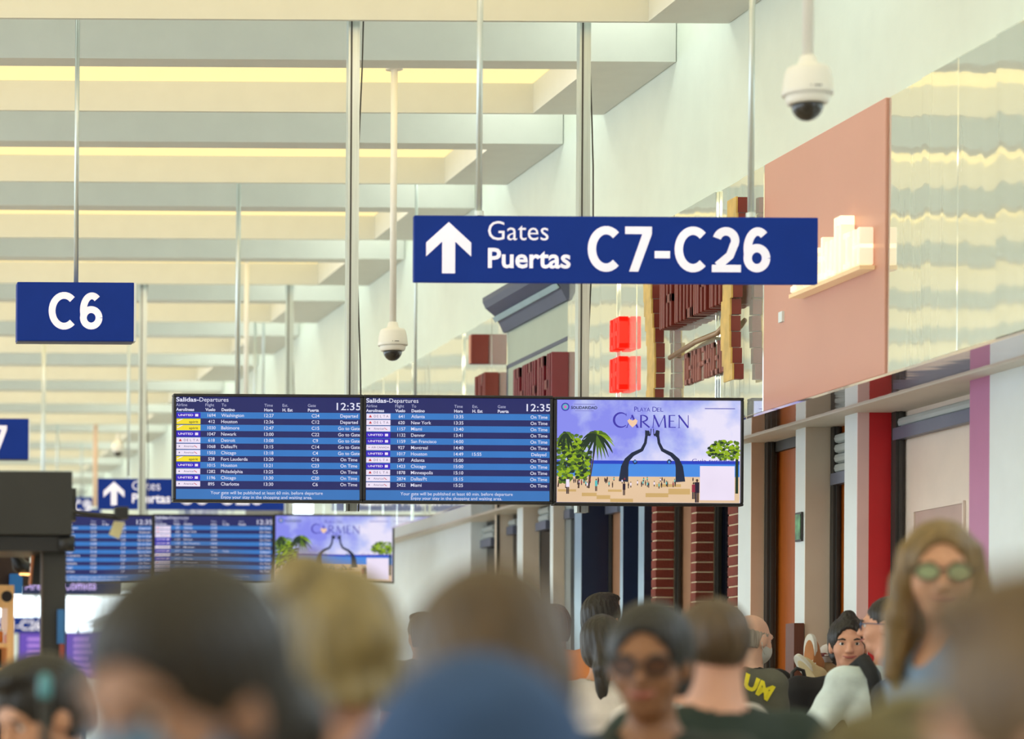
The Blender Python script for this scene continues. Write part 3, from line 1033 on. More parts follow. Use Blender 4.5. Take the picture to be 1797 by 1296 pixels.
def serif_title(mb, y, mi, X, Z):
    def S(pts, w):
        stroke(mb, [(X(a), Z(b)) for a, b in pts], [q * U3 for q in w] if isinstance(w, (list, tuple)) else w * U3, y, mi)
    # C  (107..130, 28..53)
    arc = [(118 + 12.5 * math.cos(math.radians(q)), 40 - 12.5 * math.sin(math.radians(q))) for q in range(48, 316, 14)]
    S(arc, [1.2 + 2.6 * math.sin(math.pi * i / (len(arc) - 1)) for i in range(len(arc))])
    S([(127, 28.5), (127, 33)], 1.0)
    # A
    S([(128, 53), (138, 31)], 1.3); S([(137, 31), (147, 53)], 3.2); S([(131.5, 46), (143.5, 46)], 1.1)
    # R
    S([(153, 31), (153, 53)], 3.0)
    arc = [(154 + 10 * math.cos(math.radians(q)), 37 - 5.6 * math.sin(math.radians(q))) for q in range(90, -91, -18)]
    S(arc, [1.2 + 1.8 * math.sin(math.pi * i / (len(arc) - 1)) for i in range(len(arc))])
    S([(156, 43), (168, 53)], 2.6)
    # M
    S([(174, 53), (176, 31)], 1.3); S([(175.5, 31), (185, 52)], 3.0); S([(184.5, 52), (194, 31)], 1.2); S([(194, 31), (196, 53)], 3.0)
    # E
    S([(203, 31), (203, 53)], 3.0); S([(202, 31.5), (213, 31.5)], 1.3); S([(202, 41.5), (211, 41.5)], 1.2); S([(202, 52.4), (214, 52.4)], 1.4)
    # N
    S([(220, 53), (220, 31)], 1.3); S([(219, 31), (236, 53)], 3.0); S([(236, 53), (236, 31)], 1.3)
    for sx in (174, 196, 153, 128, 147, 220):
        S([(sx - 2, 53), (sx + 2, 53)], 0.8)


def beach_screen(label, origin, group):
    t = thing('advert_screen', label, 'screen', origin, group=group)
    casing(t)
    b = 5 * U3
    rnd = random.Random(3)

    def X(px):
        return px * U3

    def Z(py):
        return MH - py * U3
    d = MB().box(b, MW - b, 0.012, 0.058, b, MH - b).build('display', SKYM, t)
    pic = MB()
    mats = [S_sea1, S_sea2, S_sand, S_sand2, S_g1, S_g2, S_g3, S_trunk, S_bronze, S_p1, S_p2, S_tile, S_teal]

    def rect(x0, x1, y0, y1, mi, y):
        pic.flat([(X(x0), Z(y1)), (X(x1), Z(y1)), (X(x1), Z(y0)), (X(x0), Z(y0))], y, mi)

    def blob(cx, cy, rx, ry, mi, y, n=9):
        a0 = rnd.random() * 6
        pic.flat([(X(cx + rx * (0.75 + 0.5 * rnd.random()) * math.cos(a0 + 2 * math.pi * i / n)), Z(cy - ry * (0.75 + 0.5 * rnd.random()) * math.sin(a0 + 2 * math.pi * i / n))) for i in range(n)], y, mi)
    rect(6, 327, 111, 117, 0, 0.0118)
    rect(6, 327, 117, 141, 1, 0.0118)
    rect(6, 327, 139, 184.5, 2, 0.0116)
    for (x0, x1, y0, y1) in ((50, 76, 168, 174), (76, 100, 172, 179), (100, 140, 178, 184), (162, 202, 168, 175), (202, 240, 160, 170), (8, 40, 162, 166), (180, 224, 152, 157), (96, 120, 162, 166)):
        rect(x0, x1, y0, y1, 3, 0.0113)
    # arch: two leaning legs that meet in a point
    for s in (1, -1):
        stroke(pic, [(X(173 + s * q), Z(z)) for q, z in ((50, 148), (48, 122), (44, 110), (34, 100), (18, 92), (12, 80), (10, 66), (3, 66))],
               [w * U3 for w in (17, 13, 9, 7, 6, 5, 5, 4)], 0.0108, 8)
        blob(173 + s * 9, 63, 4.5, 6, 8, 0.0107)
        stroke(pic, [(X(173 + s * 3), Z(66)), (X(173 + s * 2), Z(55))], 1.4 * U3, 0.0107, 8)
        blob(173 + s * 30, 113, 4, 4, 8, 0.0107)
        blob(173 + s * 30, 113, 2.3, 2.3, 1, 0.0106)
    # left trees
    for (cx, cy, rx, ry, n) in ((30, 82, 26, 18, 110), (26, 110, 26, 22, 150), (48, 100, 18, 26, 110), (18, 138, 14, 14, 50), (50, 130, 12, 16, 50)):
        for _ in range(n):
            a, q = rnd.random() * 6.28, math.sqrt(rnd.random())
            x, yy = cx + rx * q * math.cos(a), cy + ry * q * math.sin(a)
            if x < 8:
                continue
            blob(x, yy, 4.2, 3.0, rnd.choice((4, 4, 5, 5, 6, 6)), 0.0104 - 0.00001 * rnd.random() * 30, 7)
    for px in (22, 44, 62):
        stroke(pic, [(X(px + 4), Z(100)), (X(px), Z(160))], [2 * U3, 3 * U3], 0.0106, 7)
    # palms
    for (cx, cy, L, n) in ((76, 66, 31, 23), (22, 64, 18, 9)):
        stroke(pic, [(X(cx), Z(cy)), (X(cx - 6), Z(cy + 40)), (X(cx - 14), Z(158))], [2.6 * U3, 2.2 * U3, 2.4 * U3], 0.0104, 7)
        for i in range(n):
            a = 2 * math.pi * i / n + rnd.uniform(-.15, .15)
            pts = []
            for k2 in range(6):
                u = k2 / 5
                pts.append((X(max(7, cx + L * u * math.cos(a))), Z(cy - L * 0.75 * u * math.sin(a) + 22 * u * u)))
            stroke(pic, pts, [w * U3 for w in (1, 3.6, 5.0, 4.4, 2.6, 0.4)], 0.0100 - 0.00001 * i, rnd.choice((5, 6, 6, 4)))
    # right tree
    for _ in range(190):
        a, q = rnd.random() * 6.28, math.sqrt(rnd.random())
        x, yy = 303 + 34 * q * math.cos(a), 92 + 17 * q * math.sin(a)
        if x < 325:
            blob(x, yy, 3.4, 2.5, rnd.choice((4, 4, 5, 6)), 0.0103 - 0.00001 * rnd.random() * 30, 7)
    stroke(pic, [(X(322), Z(100)), (X(322), Z(168))], 5 * U3, 0.0106, 6)
    # little people on the square
    for _ in range(46):
        x, yy = rnd.uniform(30, 250), rnd.uniform(146, 160)
        h = 6 + (yy - 146) * 0.35
        mi = rnd.choice((9, 10, 10, 11, 7, 12))
        rect(x, x + 2.2, yy - h * 0.8, yy - h * 0.35, mi, 0.0099)
        rect(x + .3, x + 1.9, yy - h * 0.35, yy, 10, 0.0099)
        blob(x + 1.1, yy - h * 0.92, 0.9, 1.1, 7, 0.0099, 6)
    for (x, yy, h, mi) in ((25, 170, 30, 11), (252, 184, 42, 10), (246, 178, 30, 9), (124, 172, 24, 10), (75, 165, 22, 12)):
        rect(x - h * .1, x + h * .1, yy - h * 0.85, yy - h * 0.4, mi, 0.0097)
        rect(x - h * .08, x - 0.2, yy - h * 0.4, yy, 10, 0.0097)
        rect(x + .2, x + h * .08, yy - h * 0.4, yy, 7, 0.0097)
        blob(x, yy - h * 0.92, h * .055, h * .07, 7, 0.0096, 7)
    # pale square in the corner
    rect(257, 318, 120, 180, 11, 0.0094)
    pic.build('picture', mats, d)['kind'] = 'stuff'
    TM = [S_purple, S_bronze, screen_mat('screen_small_print', rgb(120, 118, 190)), S_teal, screen_mat('screen_pink', rgb(210, 110, 190)), S_peach]
    ti = MB()
    serif_title(ti, 0.0092, 0, X, Z)
    text(ti, 'P', X(141), Z(25), 8.5 * U3, y=0.0092)
    text(ti, 'LAYA', X(147), Z(25), 7.0 * U3, width=X(22), y=0.0092)
    text(ti, 'D', X(173), Z(25), 8.5 * U3, y=0.0092)
    text(ti, 'EL', X(181), Z(25), 7.0 * U3, width=X(11), y=0.0092)
    ti.build('title_text', TM, d)
    ti = MB()
    text(ti, 'SOLIDARIDAD', X(30), Z(21), 4.6 * U3, width=X(46), bold=0.03, y=0.0092, mi=1)
    ti.box(X(35), X(72), 0.0092, 0.0095, Z(13.2), Z(12.2), 2)
    ti.box(X(37), X(70), 0.0092, 0.0095, Z(24.6), Z(23.8), 2)
    ti.build('logo_text', TM, d)
    ti = MB()
    ti.box(X(265), X(318), 0.0092, 0.0095, Z(20), Z(18.2), 2)
    text(ti, 'Guía turística', X(243), Z(114), 6.5 * U3, width=X(74), y=0.0090)
    ti.build('small_print', TM, d)
    ti = MB()
    # emblem ring and the peach shape on the A
    for r0, r1, mi in ((5.2, 7.2, 0), (3.0, 5.0, 3), (0.2, 2.8, 4)):
        n = 20
        vs = [(X(20 + r * math.cos(2 * math.pi * i / n)), 0.0092, Z(17.5) + U3 * r * math.sin(2 * math.pi * i / n)) for r in (r0, r1) for i in range(n)]
        ti.add(vs, [(i, (i + 1) % n, n + (i + 1) % n, n + i) for i in range(n)], mi)
    ti.build('emblem', TM, d)
    MB().flat([(X(a), Z(bq)) for a, bq in ((129, 41), (133, 38), (138, 41), (143, 38), (147, 41), (145, 47), (138, 53), (132, 47))], 0.0088).build('peach_mark', S_peach, d)
    return t


scr3 = beach_screen('near advert screen with a beach picture reading Playa del Carmen', P(972, 885.5, DS), GS)


def pole_pair(label, xs, D, zbot, group, w=0.058):
    o = thing('screen_hanger', label, 'hanger', (0, D, zbot), group=group)
    for px in xs:
        xx = P(px, 700, D).x
        p = MB().box(xx - w / 2, xx + w / 2, -0.028, 0.028, 0, Z_UP - zbot).build('pole', M_alu, o)
        MB().box(xx - w * 0.30, xx - w * 0.16, -0.031, -0.028, 0, Z_UP - zbot).build('pole_slot', M_cable, p)
        pts = []
        for i in range(13):
            u = i / 12
            pts.append((xx + w * (0.62 + 0.25 * math.sin(u * 9 + px)), -0.01, (Z_UP - zbot) * u))
        MB().tube(pts, 0.004, 6).build('cable', M_cable, o, smooth=True)
    x0, x1 = P(xs[0] - 40, 700, D).x, P(xs[1] + 40, 700, D).x
    br = 0.46 if D < 20 else 1.24
    cr = MB().box(x0, x1, -0.06, -0.03, 0.12, 0.18).box(x0, x1, -0.06, -0.03, 0.34, 0.40)
    for xx in (x0 + 0.1, (x0 + x1) / 2, x1 - 0.1):
        cr.box(xx - 0.03, xx + 0.03, -br, -0.06, 0.12, 0.17)
    cr.build('bracket', M_black, o)
    return o


pole_pair('pair of aluminium poles with cables carrying the near screens', (616, 1021), 14.72, scr1.location.z, 'screen hanger poles')

# far bank: the same three screens at 24 m
DB = 22.25
GF = 'far bank of hanging screens'
for src, px, lab in ((scr1, 57, 'far departures screen mostly hidden behind the dark kiosk box'), (scr2, 268.5, 'far departures screen in the middle above the dark haired head'),
                     (scr3, 480, 'far advert screen with the beach picture beside the white wall')):
    c = copy_tree(src)
    c.location = P(px, 1022, DB)
    c['label'] = lab
    c['group'] = GF
pole_pair('pair of aluminium poles carrying the far screens', (250, 507), 23.6, P(250, 1015, DB).z, 'screen hanger poles')

# blue direction sign under the far screens, and far purple screens and sign
t = thing('direction_sign', 'navy Area de Comida sign below the far screens', 'sign', P(38, 1042, 27.0))
MB().box(0, 0.95, 0.004, 0.08, 0, 0.17).build('panel', M_blue_dark, t)
text(MB(), 'Area de Comida', 0.03, 0.045, 0.085, width=0.68, bold=0.01).build('lettering', mat('lilac_letters', rgb(190, 170, 240), 0.5, emit=0.5), t)
MB().tube([(0.2, 0.04, 0.16), (0.2, 0.04, Z_UP - t.location.z)], 0.02, 10).build('hanger_rod', M_alu, t, smooth=True)
t = thing('far_gate_sign', 'far navy sign ending in C26 behind the wooden shelf', 'sign', P(-60, 1110, 40.0))
MB().box(0, 1.25, 0.004, 0.1, 0, 0.23).build('panel', M_blue, t)
text(MB(), 'C11-C26', 0.40, 0.05, 0.13, width=0.66, bold=0.02).build('lettering', M_letter, t)
MB().tube([(0.3, 0.05, 0.22), (0.3, 0.05, Z_UP - t.location.z)], 0.02, 10).build('hanger_rod', M_alu, t, smooth=True)
S_viol = screen_mat('screen_violet', rgb(112, 84, 190), 0.9)
S_viol2 = screen_mat('screen_violet_text', rgb(196, 150, 236), 0.9)
for px, D, lab in ((32, 38.0, 'violet glowing far screen left of the dark post'), (114, 38.3, 'violet glowing far screen right of the dark post')):
    t = thing('far_screen', lab, 'screen', P(px, 1190, D), group='violet screens at the far end')
    MB().box(0, 0.62, 0.004, 0.07, 0, 0.62).build('casing', M_black, t)
    MB().box(0.01, 0.61, 0.0, 0.004, 0.01, 0.61).build('display', S_viol, t)
    ln = MB()
    for i in range(6):
        ln.box(0.12, 0.40 - 0.03 * (i % 3), -0.002, 0, 0.08 + i * 0.085, 0.12 + i * 0.085)
    ln.build('text_line', S_viol2, t)
    MB().box(0.22, 0.30, 0.01, 0.06, -t.location.z, 0).build('stand', M_black, t)

# ------------------------------------------------------------------ dome cameras
def dome_camera(label, px, py, D, group='white dome cameras on drop poles', ztop=None):
    c = P(px, py, D)              # bottom of the smoked dome
    t = thing('dome_camera', label, 'camera', c, group=group)
    k = 0.17 / 90.0               # metres per photo pixel on the near one
    def pr(lst):
        return [(r * k, z * k) for r, z in lst]
    MB().lathe(pr([(11, 118), (14, 116), (17, 104), (22, 99), (26, 97), (32, 95)]), (0, 0, 0)).build('neck', M_cctv, t, smooth=True)
    MB().lathe(pr([(32, 97), (36, 95), (39, 88), (42, 75), (44.5, 55), (45, 47), (44, 46), (39, 46)]), (0, 0, 0)).build('housing', M_cctv, t, smooth=True)
    MB().lathe(pr([(39, 47), (38.5, 40), (36, 32), (34, 30), (28, 30)]), (0, 0, 0)).build('trim_ring', M_cctv, t, smooth=True)
    prof = [(28 * math.cos(math.radians(a)), 30 - 30 * math.sin(math.radians(a))) for a in range(0, 90, 9)] + [(0.8, 0)]
    MB().lathe(pr(prof), (0, 0, 0)).build('smoked_dome', mat('smoked_glass', (0.022, 0.020, 0.018, 1), 0.06, spec=0.7), t, smooth=True)
    mk = MB()
    mk.box(-4 * k, 9 * k, -45.3 * k, -45.0 * k, 54 * k, 56 * k).box(-11 * k, -9 * k, -45.3 * k, -45.0 * k, 54 * k, 56 * k)
    mk.build('maker_mark', M_cable, t)
    zt = (ztop or (Z_TRAY + RH)) - c.z
    MB().tube([(0, 0, 112 * k), (0, 0, zt)], 10 * k, 14).build('drop_pole', M_cctv, t, smooth=True)
    MB().lathe([(0.05, zt), (0.05, zt - 0.02)], (0, 0, 0), 16).build('ceiling_flange', M_cctv, t)
    return t


dome_camera('large near white dome camera in front of the pale wall', 1417, 212, 9.7)
dome_camera('white dome camera hanging left of the big gate sign', 689, 633, 16.35)
dome_camera('dome camera whose pole drops behind the departures screens', 431, 800, 22.9)
dome_camera('tiny far white dome camera near the far gates sign', 207, 801, 35.9)

# ------------------------------------------------------------------ dark kiosk on the left
DK = 10.0
kz = P(60, 1000, DK)
t = thing('kiosk_canopy', 'dark charcoal box canopy on a black post at the left edge', 'kiosk', (0, DK, 0))
def kx(px): return P(px, 900, DK).x
def kzz(py): return P(60, py, DK).z
bevel(MB().box(kx(-160), kx(127), 0, 0.5, kzz(938), kzz(826)).build('header_box', M_charcoal, t), 0.004)
MB().box(kx(-160), kx(118), 0.02, 0.4, kzz(966), kzz(940)).build('valance_beam', M_black, t)
MB().tube([(kx(105), 0.03, kzz(952)), (kx(132), 0.03, kzz(952))], 0.028, 16).build('roller_end', M_black, t, smooth=True)
MB().box(kx(78), kx(120), 0.06, 0.14, 0, kzz(966)).build('post', M_charcoal, t)
MB().box(P(-200, 0, DK + 1.1).x, P(56, 0, DK + 1.1).x, 1.05, 1.1, P(0, 1028, DK + 1.1).z, P(0, 930, DK + 1.1).z).build('back_panel', mat('kiosk_brown', rgb(58, 40, 32), 0.6), t)
MB().box(kx(-160), kx(40), 0.4, 1.05, kzz(930), kzz(925)).build('roof_board', M_charcoal, t)
MB().box(P(24, 0, DK + 1.0).x, P(46, 0, DK + 1.0).x, 1.0, 1.05, P(0, 1040, DK + 1.0).z, P(0, 1006, DK + 1.0).z).build('blue_menu_card', mat('menu_blue_glow', rgb(40, 110, 180), 0.5, emit=0.1), t)  # card given a faint glow of its own through emission
MB().box(kx(76), kx(79), 0.055, 0.08, 0, kzz(966)).build('post_trim', mat('post_trim_brown', rgb(80, 66, 56), 0.5), t)
MB().box(kx(104), kx(116), 0.03, 0.055, kzz(1128), kzz(1068)).build('blue_notice', mat('notice_blue', rgb(50, 110, 170), 0.5), t)
MB().box(kx(108), kx(116), 0.035, 0.055, kzz(1170), kzz(1128)).build('red_notice', mat('notice_red', rgb(150, 70, 60), 0.5), t)
t = thing('lamp_arm', 'thin black arm with a small box and hanging paper tag beside the canopy', 'lamp', (0, DK, 0))
MB().tube([(kx(127), 0.05, kzz(896)), (kx(215), 0.05, kzz(906))], 0.009, 8).build('arm', M_black, t)
bevel(MB().box(kx(205), kx(228), 0.03, 0.09, kzz(908), kzz(886)).build('lamp_box', M_black, t), 0.004)
tg = MB()
tg.add([P(203, 912, DK) - Vector((0, DK, 0)), P(222, 914, DK) - Vector((0, DK, 0)), P(212, 944, DK) - Vector((0, DK, 0)), P(194, 936, DK) - Vector((0, DK, 0))], [(0, 1, 2, 3)])
o = tg.build('paper_tag', mat('paper_tag', rgb(206, 196, 150), 0.7, var=0.1), t, (0, 0.05, 0))
sm = o.modifiers.new('solid', 'SOLIDIFY'); sm.thickness = 0.004
t = thing('canopy_sign_edge', 'narrow tan edge panel of the canopy box', 'panel', (0, DK + 0.5, 0))
MB().box(P(128, 900, DK + .5).x, P(134, 900, DK + .5).x, 0.02, 0.06, P(0, 912, DK + .5).z, P(0, 855, DK + .5).z).build('edge_strip', mat('tan_strip', rgb(190, 168, 120), 0.5), t)
MB().box(P(100, 900, DK + .5).x, P(134, 900, DK + .5).x, 0.01, 0.02, P(0, 912, DK + .5).z, P(0, 855, DK + .5).z).build('back_plate', M_charcoal, t)

DK2 = 10.6
def k2(px, py): return P(px, py, DK2)
M_pine = mat('glowing_pine', rgb(232, 178, 116), 0.5, var=0.12, stretch=(10, 10, 1), emit=0.12)  # faint emission puts warm light into the wood itself
t = thing('wooden_shelf', 'pale pine display shelf with a round black logo under the dark canopy', 'shelf', (0, DK2, 0))
MB().box(k2(20, 0).x, k2(31, 0).x, 0, 0.3, 0, k2(0, 1026).z).build('upright', M_pine, t)
MB().box(k2(-80, 0).x, k2(-70, 0).x, 0, 0.3, 0, k2(0, 1026).z).build('upright', M_pine, t)
MB().box(k2(-70, 0).x, k2(20, 0).x, 0.0, 0.03, k2(0, 1066).z, k2(0, 1026).z).build('logo_board', M_pine, t)
for py in (1128, 1170):
    MB().box(k2(-70, 0).x, k2(20, 0).x, 0.0, 0.28, k2(0, py + 7).z, k2(0, py).z).build('shelf_board', M_pine, t)
lg = MB()
c = k2(12, 1046)
n = 24
vs = [(c.x + 0.021 * math.cos(2 * math.pi * i / n), -0.002, c.z + 0.021 * math.sin(2 * math.pi * i / n)) for i in range(n)]
lg.add(vs, [tuple(range(n))])
lg.build('round_logo', mat('logo_black', rgb(40, 30, 28), 0.5), t)
MB().box(k2(-70, 0).x, k2(20, 0).x, 0.29, 0.3, 0, k2(0, 1128).z).build('back_panel', M_navy, t)
for i, (px, w, hh, colr, lab) in enumerate(((4, 9, 24, (200, 120, 50), 'amber jar on the pine shelf beside the pink jar'), (15, 9, 18, (222, 150, 140), 'small pink jar on the pine shelf next to the upright'))):
    c = k2(px, 1127)
    j = thing('jar', lab, 'jar', (c.x, DK2 + 0.08, c.z + 0.001), group='jars on the pine shelf')
    r = w * DK2 / F / 2
    h = hh * DK2 / F
    MB().lathe([(r * 0.7, h * 0.86), (r, h * 0.72), (r, 0.0)], (0, 0, 0), 16).build('glass', mat('jar_%d' % i, rgb(*colr), 0.15, emit=0.15), j, smooth=True)  # jar glass glows faintly by emission, no lamp inside
    MB().lathe([(r * 0.8, h), (r * 0.8, h * 0.86)], (0, 0, 0), 16).build('lid', M_white, j)
t = thing('spot_lamp', 'small spotlight with warm glow under the dark canopy', 'lamp', (0, DK2, 0))
c = k2(38, 998)
MB().tube([(c.x - 0.03, 0.1, c.z + 0.09), (c.x, 0.1, c.z + 0.02), (c.x + 0.03, 0.1, c.z)], [0.012, 0.03, 0.032], 12).build('lamp_can', M_black, t, smooth=True)
MB().lathe([(0.024, 0.0), (0.020, -0.006)], (c.x + 0.022, 0.09, c.z - 0.012), 14).build('lamp_glow', mat('spot_glow', (1, .6, .25, 1), 0.5, emit=3.0, ecol=(1.0, 0.5, 0.16, 1)), t)
MB().box(c.x - 0.035, c.x - 0.028, 0.08, 0.12, c.z + 0.08, P(0, 962, DK2).z).build('bracket', M_black, t)
t = thing('black_flag_panel', 'slanted dark panel between the spotlight and the post', 'panel', (0, DK + 0.3, 0))
a_, b_, c_, d_ = (P(*q, DK + 0.3) for q in ((60, 968), (82, 968), (76, 1025), (55, 1025)))
a_.z = b_.z = kzz(966) + 0.001
o = MB().add([(q.x, 0, q.z) for q in (a_, b_, c_, d_)], [(0, 1, 2, 3)]).build('panel_board', M_charcoal, t)
sm = o.modifiers.new('solid', 'SOLIDIFY'); sm.thickness = 0.02
MB().tube([(a_.x - 0.004, 0, a_.z), (d_.x - 0.004, 0, d_.z)], 0.006, 8).build('glowing_copper_edge', mat('glowing_copper_edge', rgb(200, 120, 66), 0.4, emit=0.2), t)  # edge glows by emission, warm light put into its colour

# ------------------------------------------------------------------ people: bodies grown from a distance field
def smin(a, b, k):
    h = np.clip(0.5 + 0.5 * (b - a) / k, 0, 1)
    return b * (1 - h) + a * h - k * h * (1 - h)


class Field:
    def __init__(s, lo, hi, h):
        s.h = h
        s.lo = np.array(lo) - 3 * h
        s.n = np.ceil((np.array(hi) - s.lo) / h).astype(int) + 4
        s.d = np.full(s.n, 0.2, np.float32)

    def _sub(s, lo, hi, pad):
        i0 = np.maximum(0, np.floor((np.array(lo) - pad - s.lo) / s.h).astype(int))
        i1 = np.minimum(s.n, np.ceil((np.array(hi) + pad - s.lo) / s.h).astype(int) + 1)
        if np.any(i1 <= i0):
            return None
        ax = [s.lo[i] + s.h * np.arange(i0[i], i1[i], dtype=np.float32) for i in range(3)]
        X, Y, Z = np.meshgrid(*ax, indexing='ij')
        return (slice(i0[0], i1[0]), slice(i0[1], i1[1]), slice(i0[2], i1[2])), X, Y, Z

    def _mix(s, sub, d, k, cut):
        sl = sub[0]
        if cut:
            s.d[sl] = -smin(-s.d[sl], d, k)
        else:
            s.d[sl] = smin(s.d[sl], d, k)

    def cap(s, a, b, ra, rb=None, k=0.02, cut=False):
        a, b = np.array(a, float), np.array(b, float)
        rb = ra if rb is None else rb
        m = max(ra, rb)
        sub = s._sub(np.minimum(a, b) - m, np.maximum(a, b) + m, 0.06)
        if sub is None:
            return s
        _, X, Y, Z = sub
        ba = b - a
        L = max(1e-9, float(ba @ ba))
        t = np.clip(((X - a[0]) * ba[0] + (Y - a[1]) * ba[1] + (Z - a[2]) * ba[2]) / L, 0, 1)
        d = np.sqrt((X - a[0] - ba[0] * t) ** 2 + (Y - a[1] - ba[1] * t) ** 2 + (Z - a[2] - ba[2] * t) ** 2) - (ra + (rb - ra) * t)
        s._mix(sub, d, k, cut)
        return s

    def ell(s, c, r, R=None, k=0.02, cut=False):
        c, r = np.array(c, float), np.array(r, float)
        m = r.max()
        sub = s._sub(c - m, c + m, 0.06)
        if sub is None:
            return s
        _, X, Y, Z = sub
        x, y, z = X - c[0], Y - c[1], Z - c[2]
        if R is not None:
            x, y, z = (R[0][0] * x + R[1][0] * y + R[2][0] * z, R[0][1] * x + R[1][1] * y + R[2][1] * z, R[0][2] * x + R[1][2] * y + R[2][2] * z)
        k0 = np.sqrt((x / r[0]) ** 2 + (y / r[1]) ** 2 + (z / r[2]) ** 2)
        k1 = np.sqrt((x / r[0] ** 2) ** 2 + (y / r[1] ** 2) ** 2 + (z / r[2] ** 2) ** 2) + 1e-9
        s._mix(sub, k0 * (k0 - 1) / k1, k, cut)
        return s

    def mesh(s):
        d, h = s.d, s.h
        d[0, :, :] = d[-1, :, :] = 0.1
        d[:, 0, :] = d[:, -1, :] = 0.1
        d[:, :, 0] = d[:, :, -1] = 0.1
        ins = d < 0
        c = np.zeros(np.array(d.shape) - 1, np.int8)
        for i in (0, 1):
            for j in (0, 1):
                for k in (0, 1):
                    c += ins[i:d.shape[0] - 1 + i, j:d.shape[1] - 1 + j, k:d.shape[2] - 1 + k]
        act = np.argwhere((c > 0) & (c < 8))
        if len(act) == 0:
            return np.zeros((0, 3)), []
        idx = np.full(c.shape, -1, np.int64)
        idx[act[:, 0], act[:, 1], act[:, 2]] = np.arange(len(act))
        acc = np.zeros((len(act), 3))
        cnt = np.zeros(len(act))
        cor = [(i, j, k) for i in (0, 1) for j in (0, 1) for k in (0, 1)]
        for a in cor:
            for ax in range(3):
                if a[ax]:
                    continue
                b = list(a)
                b[ax] = 1
                da = d[act[:, 0] + a[0], act[:, 1] + a[1], act[:, 2] + a[2]]
                db = d[act[:, 0] + b[0], act[:, 1] + b[1], act[:, 2] + b[2]]
                m = (da < 0) != (db < 0)
                t = np.where(m, da / np.where(m, da - db, 1), 0)
                p = np.array(a, float)[None, :].repeat(len(act), 0)
                p[:, ax] += t
                acc[m] += p[m]
                cnt[m] += 1
        v = (act + acc / cnt[:, None]) * h + s.lo
        F_ = []
        for ax in range(3):
            sl0 = [slice(1, -1)] * 3
            sl0[ax] = slice(0, -1)
            sl1 = list(sl0)
            sl1[ax] = slice(1, None)
            A, B = ins[tuple(sl0)], ins[tuple(sl1)]
            e = np.argwhere(A != B)
            off = [1, 1, 1]
            off[ax] = 0
            e = e + np.array(off)
            fl = ins[e[:, 0], e[:, 1], e[:, 2]]
            u, w = [(1, 2), (2, 0), (0, 1)][ax]
            q = []
            for (du, dv) in ((-1, -1), (0, -1), (0, 0), (-1, 0)):
                g = e.copy()
                g[:, u] += du
                g[:, w] += dv
                q.append(idx[g[:, 0], g[:, 1], g[:, 2]])
            q = np.stack(q, 1)
            q[~fl] = q[~fl][:, ::-1]
            F_.append(q)
        return v, np.concatenate(F_)


def field_obj(name, f, material, parent=None, M=None):
    v, q = f.mesh()
    if M is not None and len(v):
        A = np.array(M)
        v = v @ A[:3, :3].T + A[:3, 3]
    me = bpy.data.meshes.new(name)
    me.vertices.add(len(v))
    me.vertices.foreach_set('co', v.astype(np.float32).ravel())
    me.loops.add(len(q) * 4)
    me.loops.foreach_set('vertex_index', np.array(q, np.int32).ravel())
    me.polygons.add(len(q))
    me.polygons.foreach_set('loop_start', np.arange(0, len(q) * 4, 4, dtype=np.int32))
    me.polygons.foreach_set('loop_total', np.full(len(q), 4, np.int32))
    me.polygons.foreach_set('use_smooth', np.ones(len(q), bool))
    me.update(calc_edges=True)
    me.materials.append(material)
    o = bpy.data.objects.new(name, me)
    COL.objects.link(o)
    if parent:
        o.parent = parent
    return o


def skin_mat(name, c):
    return mat('skin_' + name, rgb(*c), 0.5, var=0.06, scale=14, bump=0.05, bscale=120)


def hair_mat(name, c, var=0.35):
    return mat('hair_' + name, rgb(*c), 0.45, var=var, scale=18, stretch=(3, 3, 0.5), bump=0.5, bscale=30)


def cloth_mat(name, c, var=0.12, scale=8):
    return mat('cloth_' + name, rgb(*c), 0.85, var=var, scale=scale, bump=0.25, bscale=25)


M_eye = mat('eye_white', (0.75, 0.73, 0.70, 1), 0.2)
M_iris = mat('eye_dark', (0.02, 0.014, 0.01, 1), 0.15)


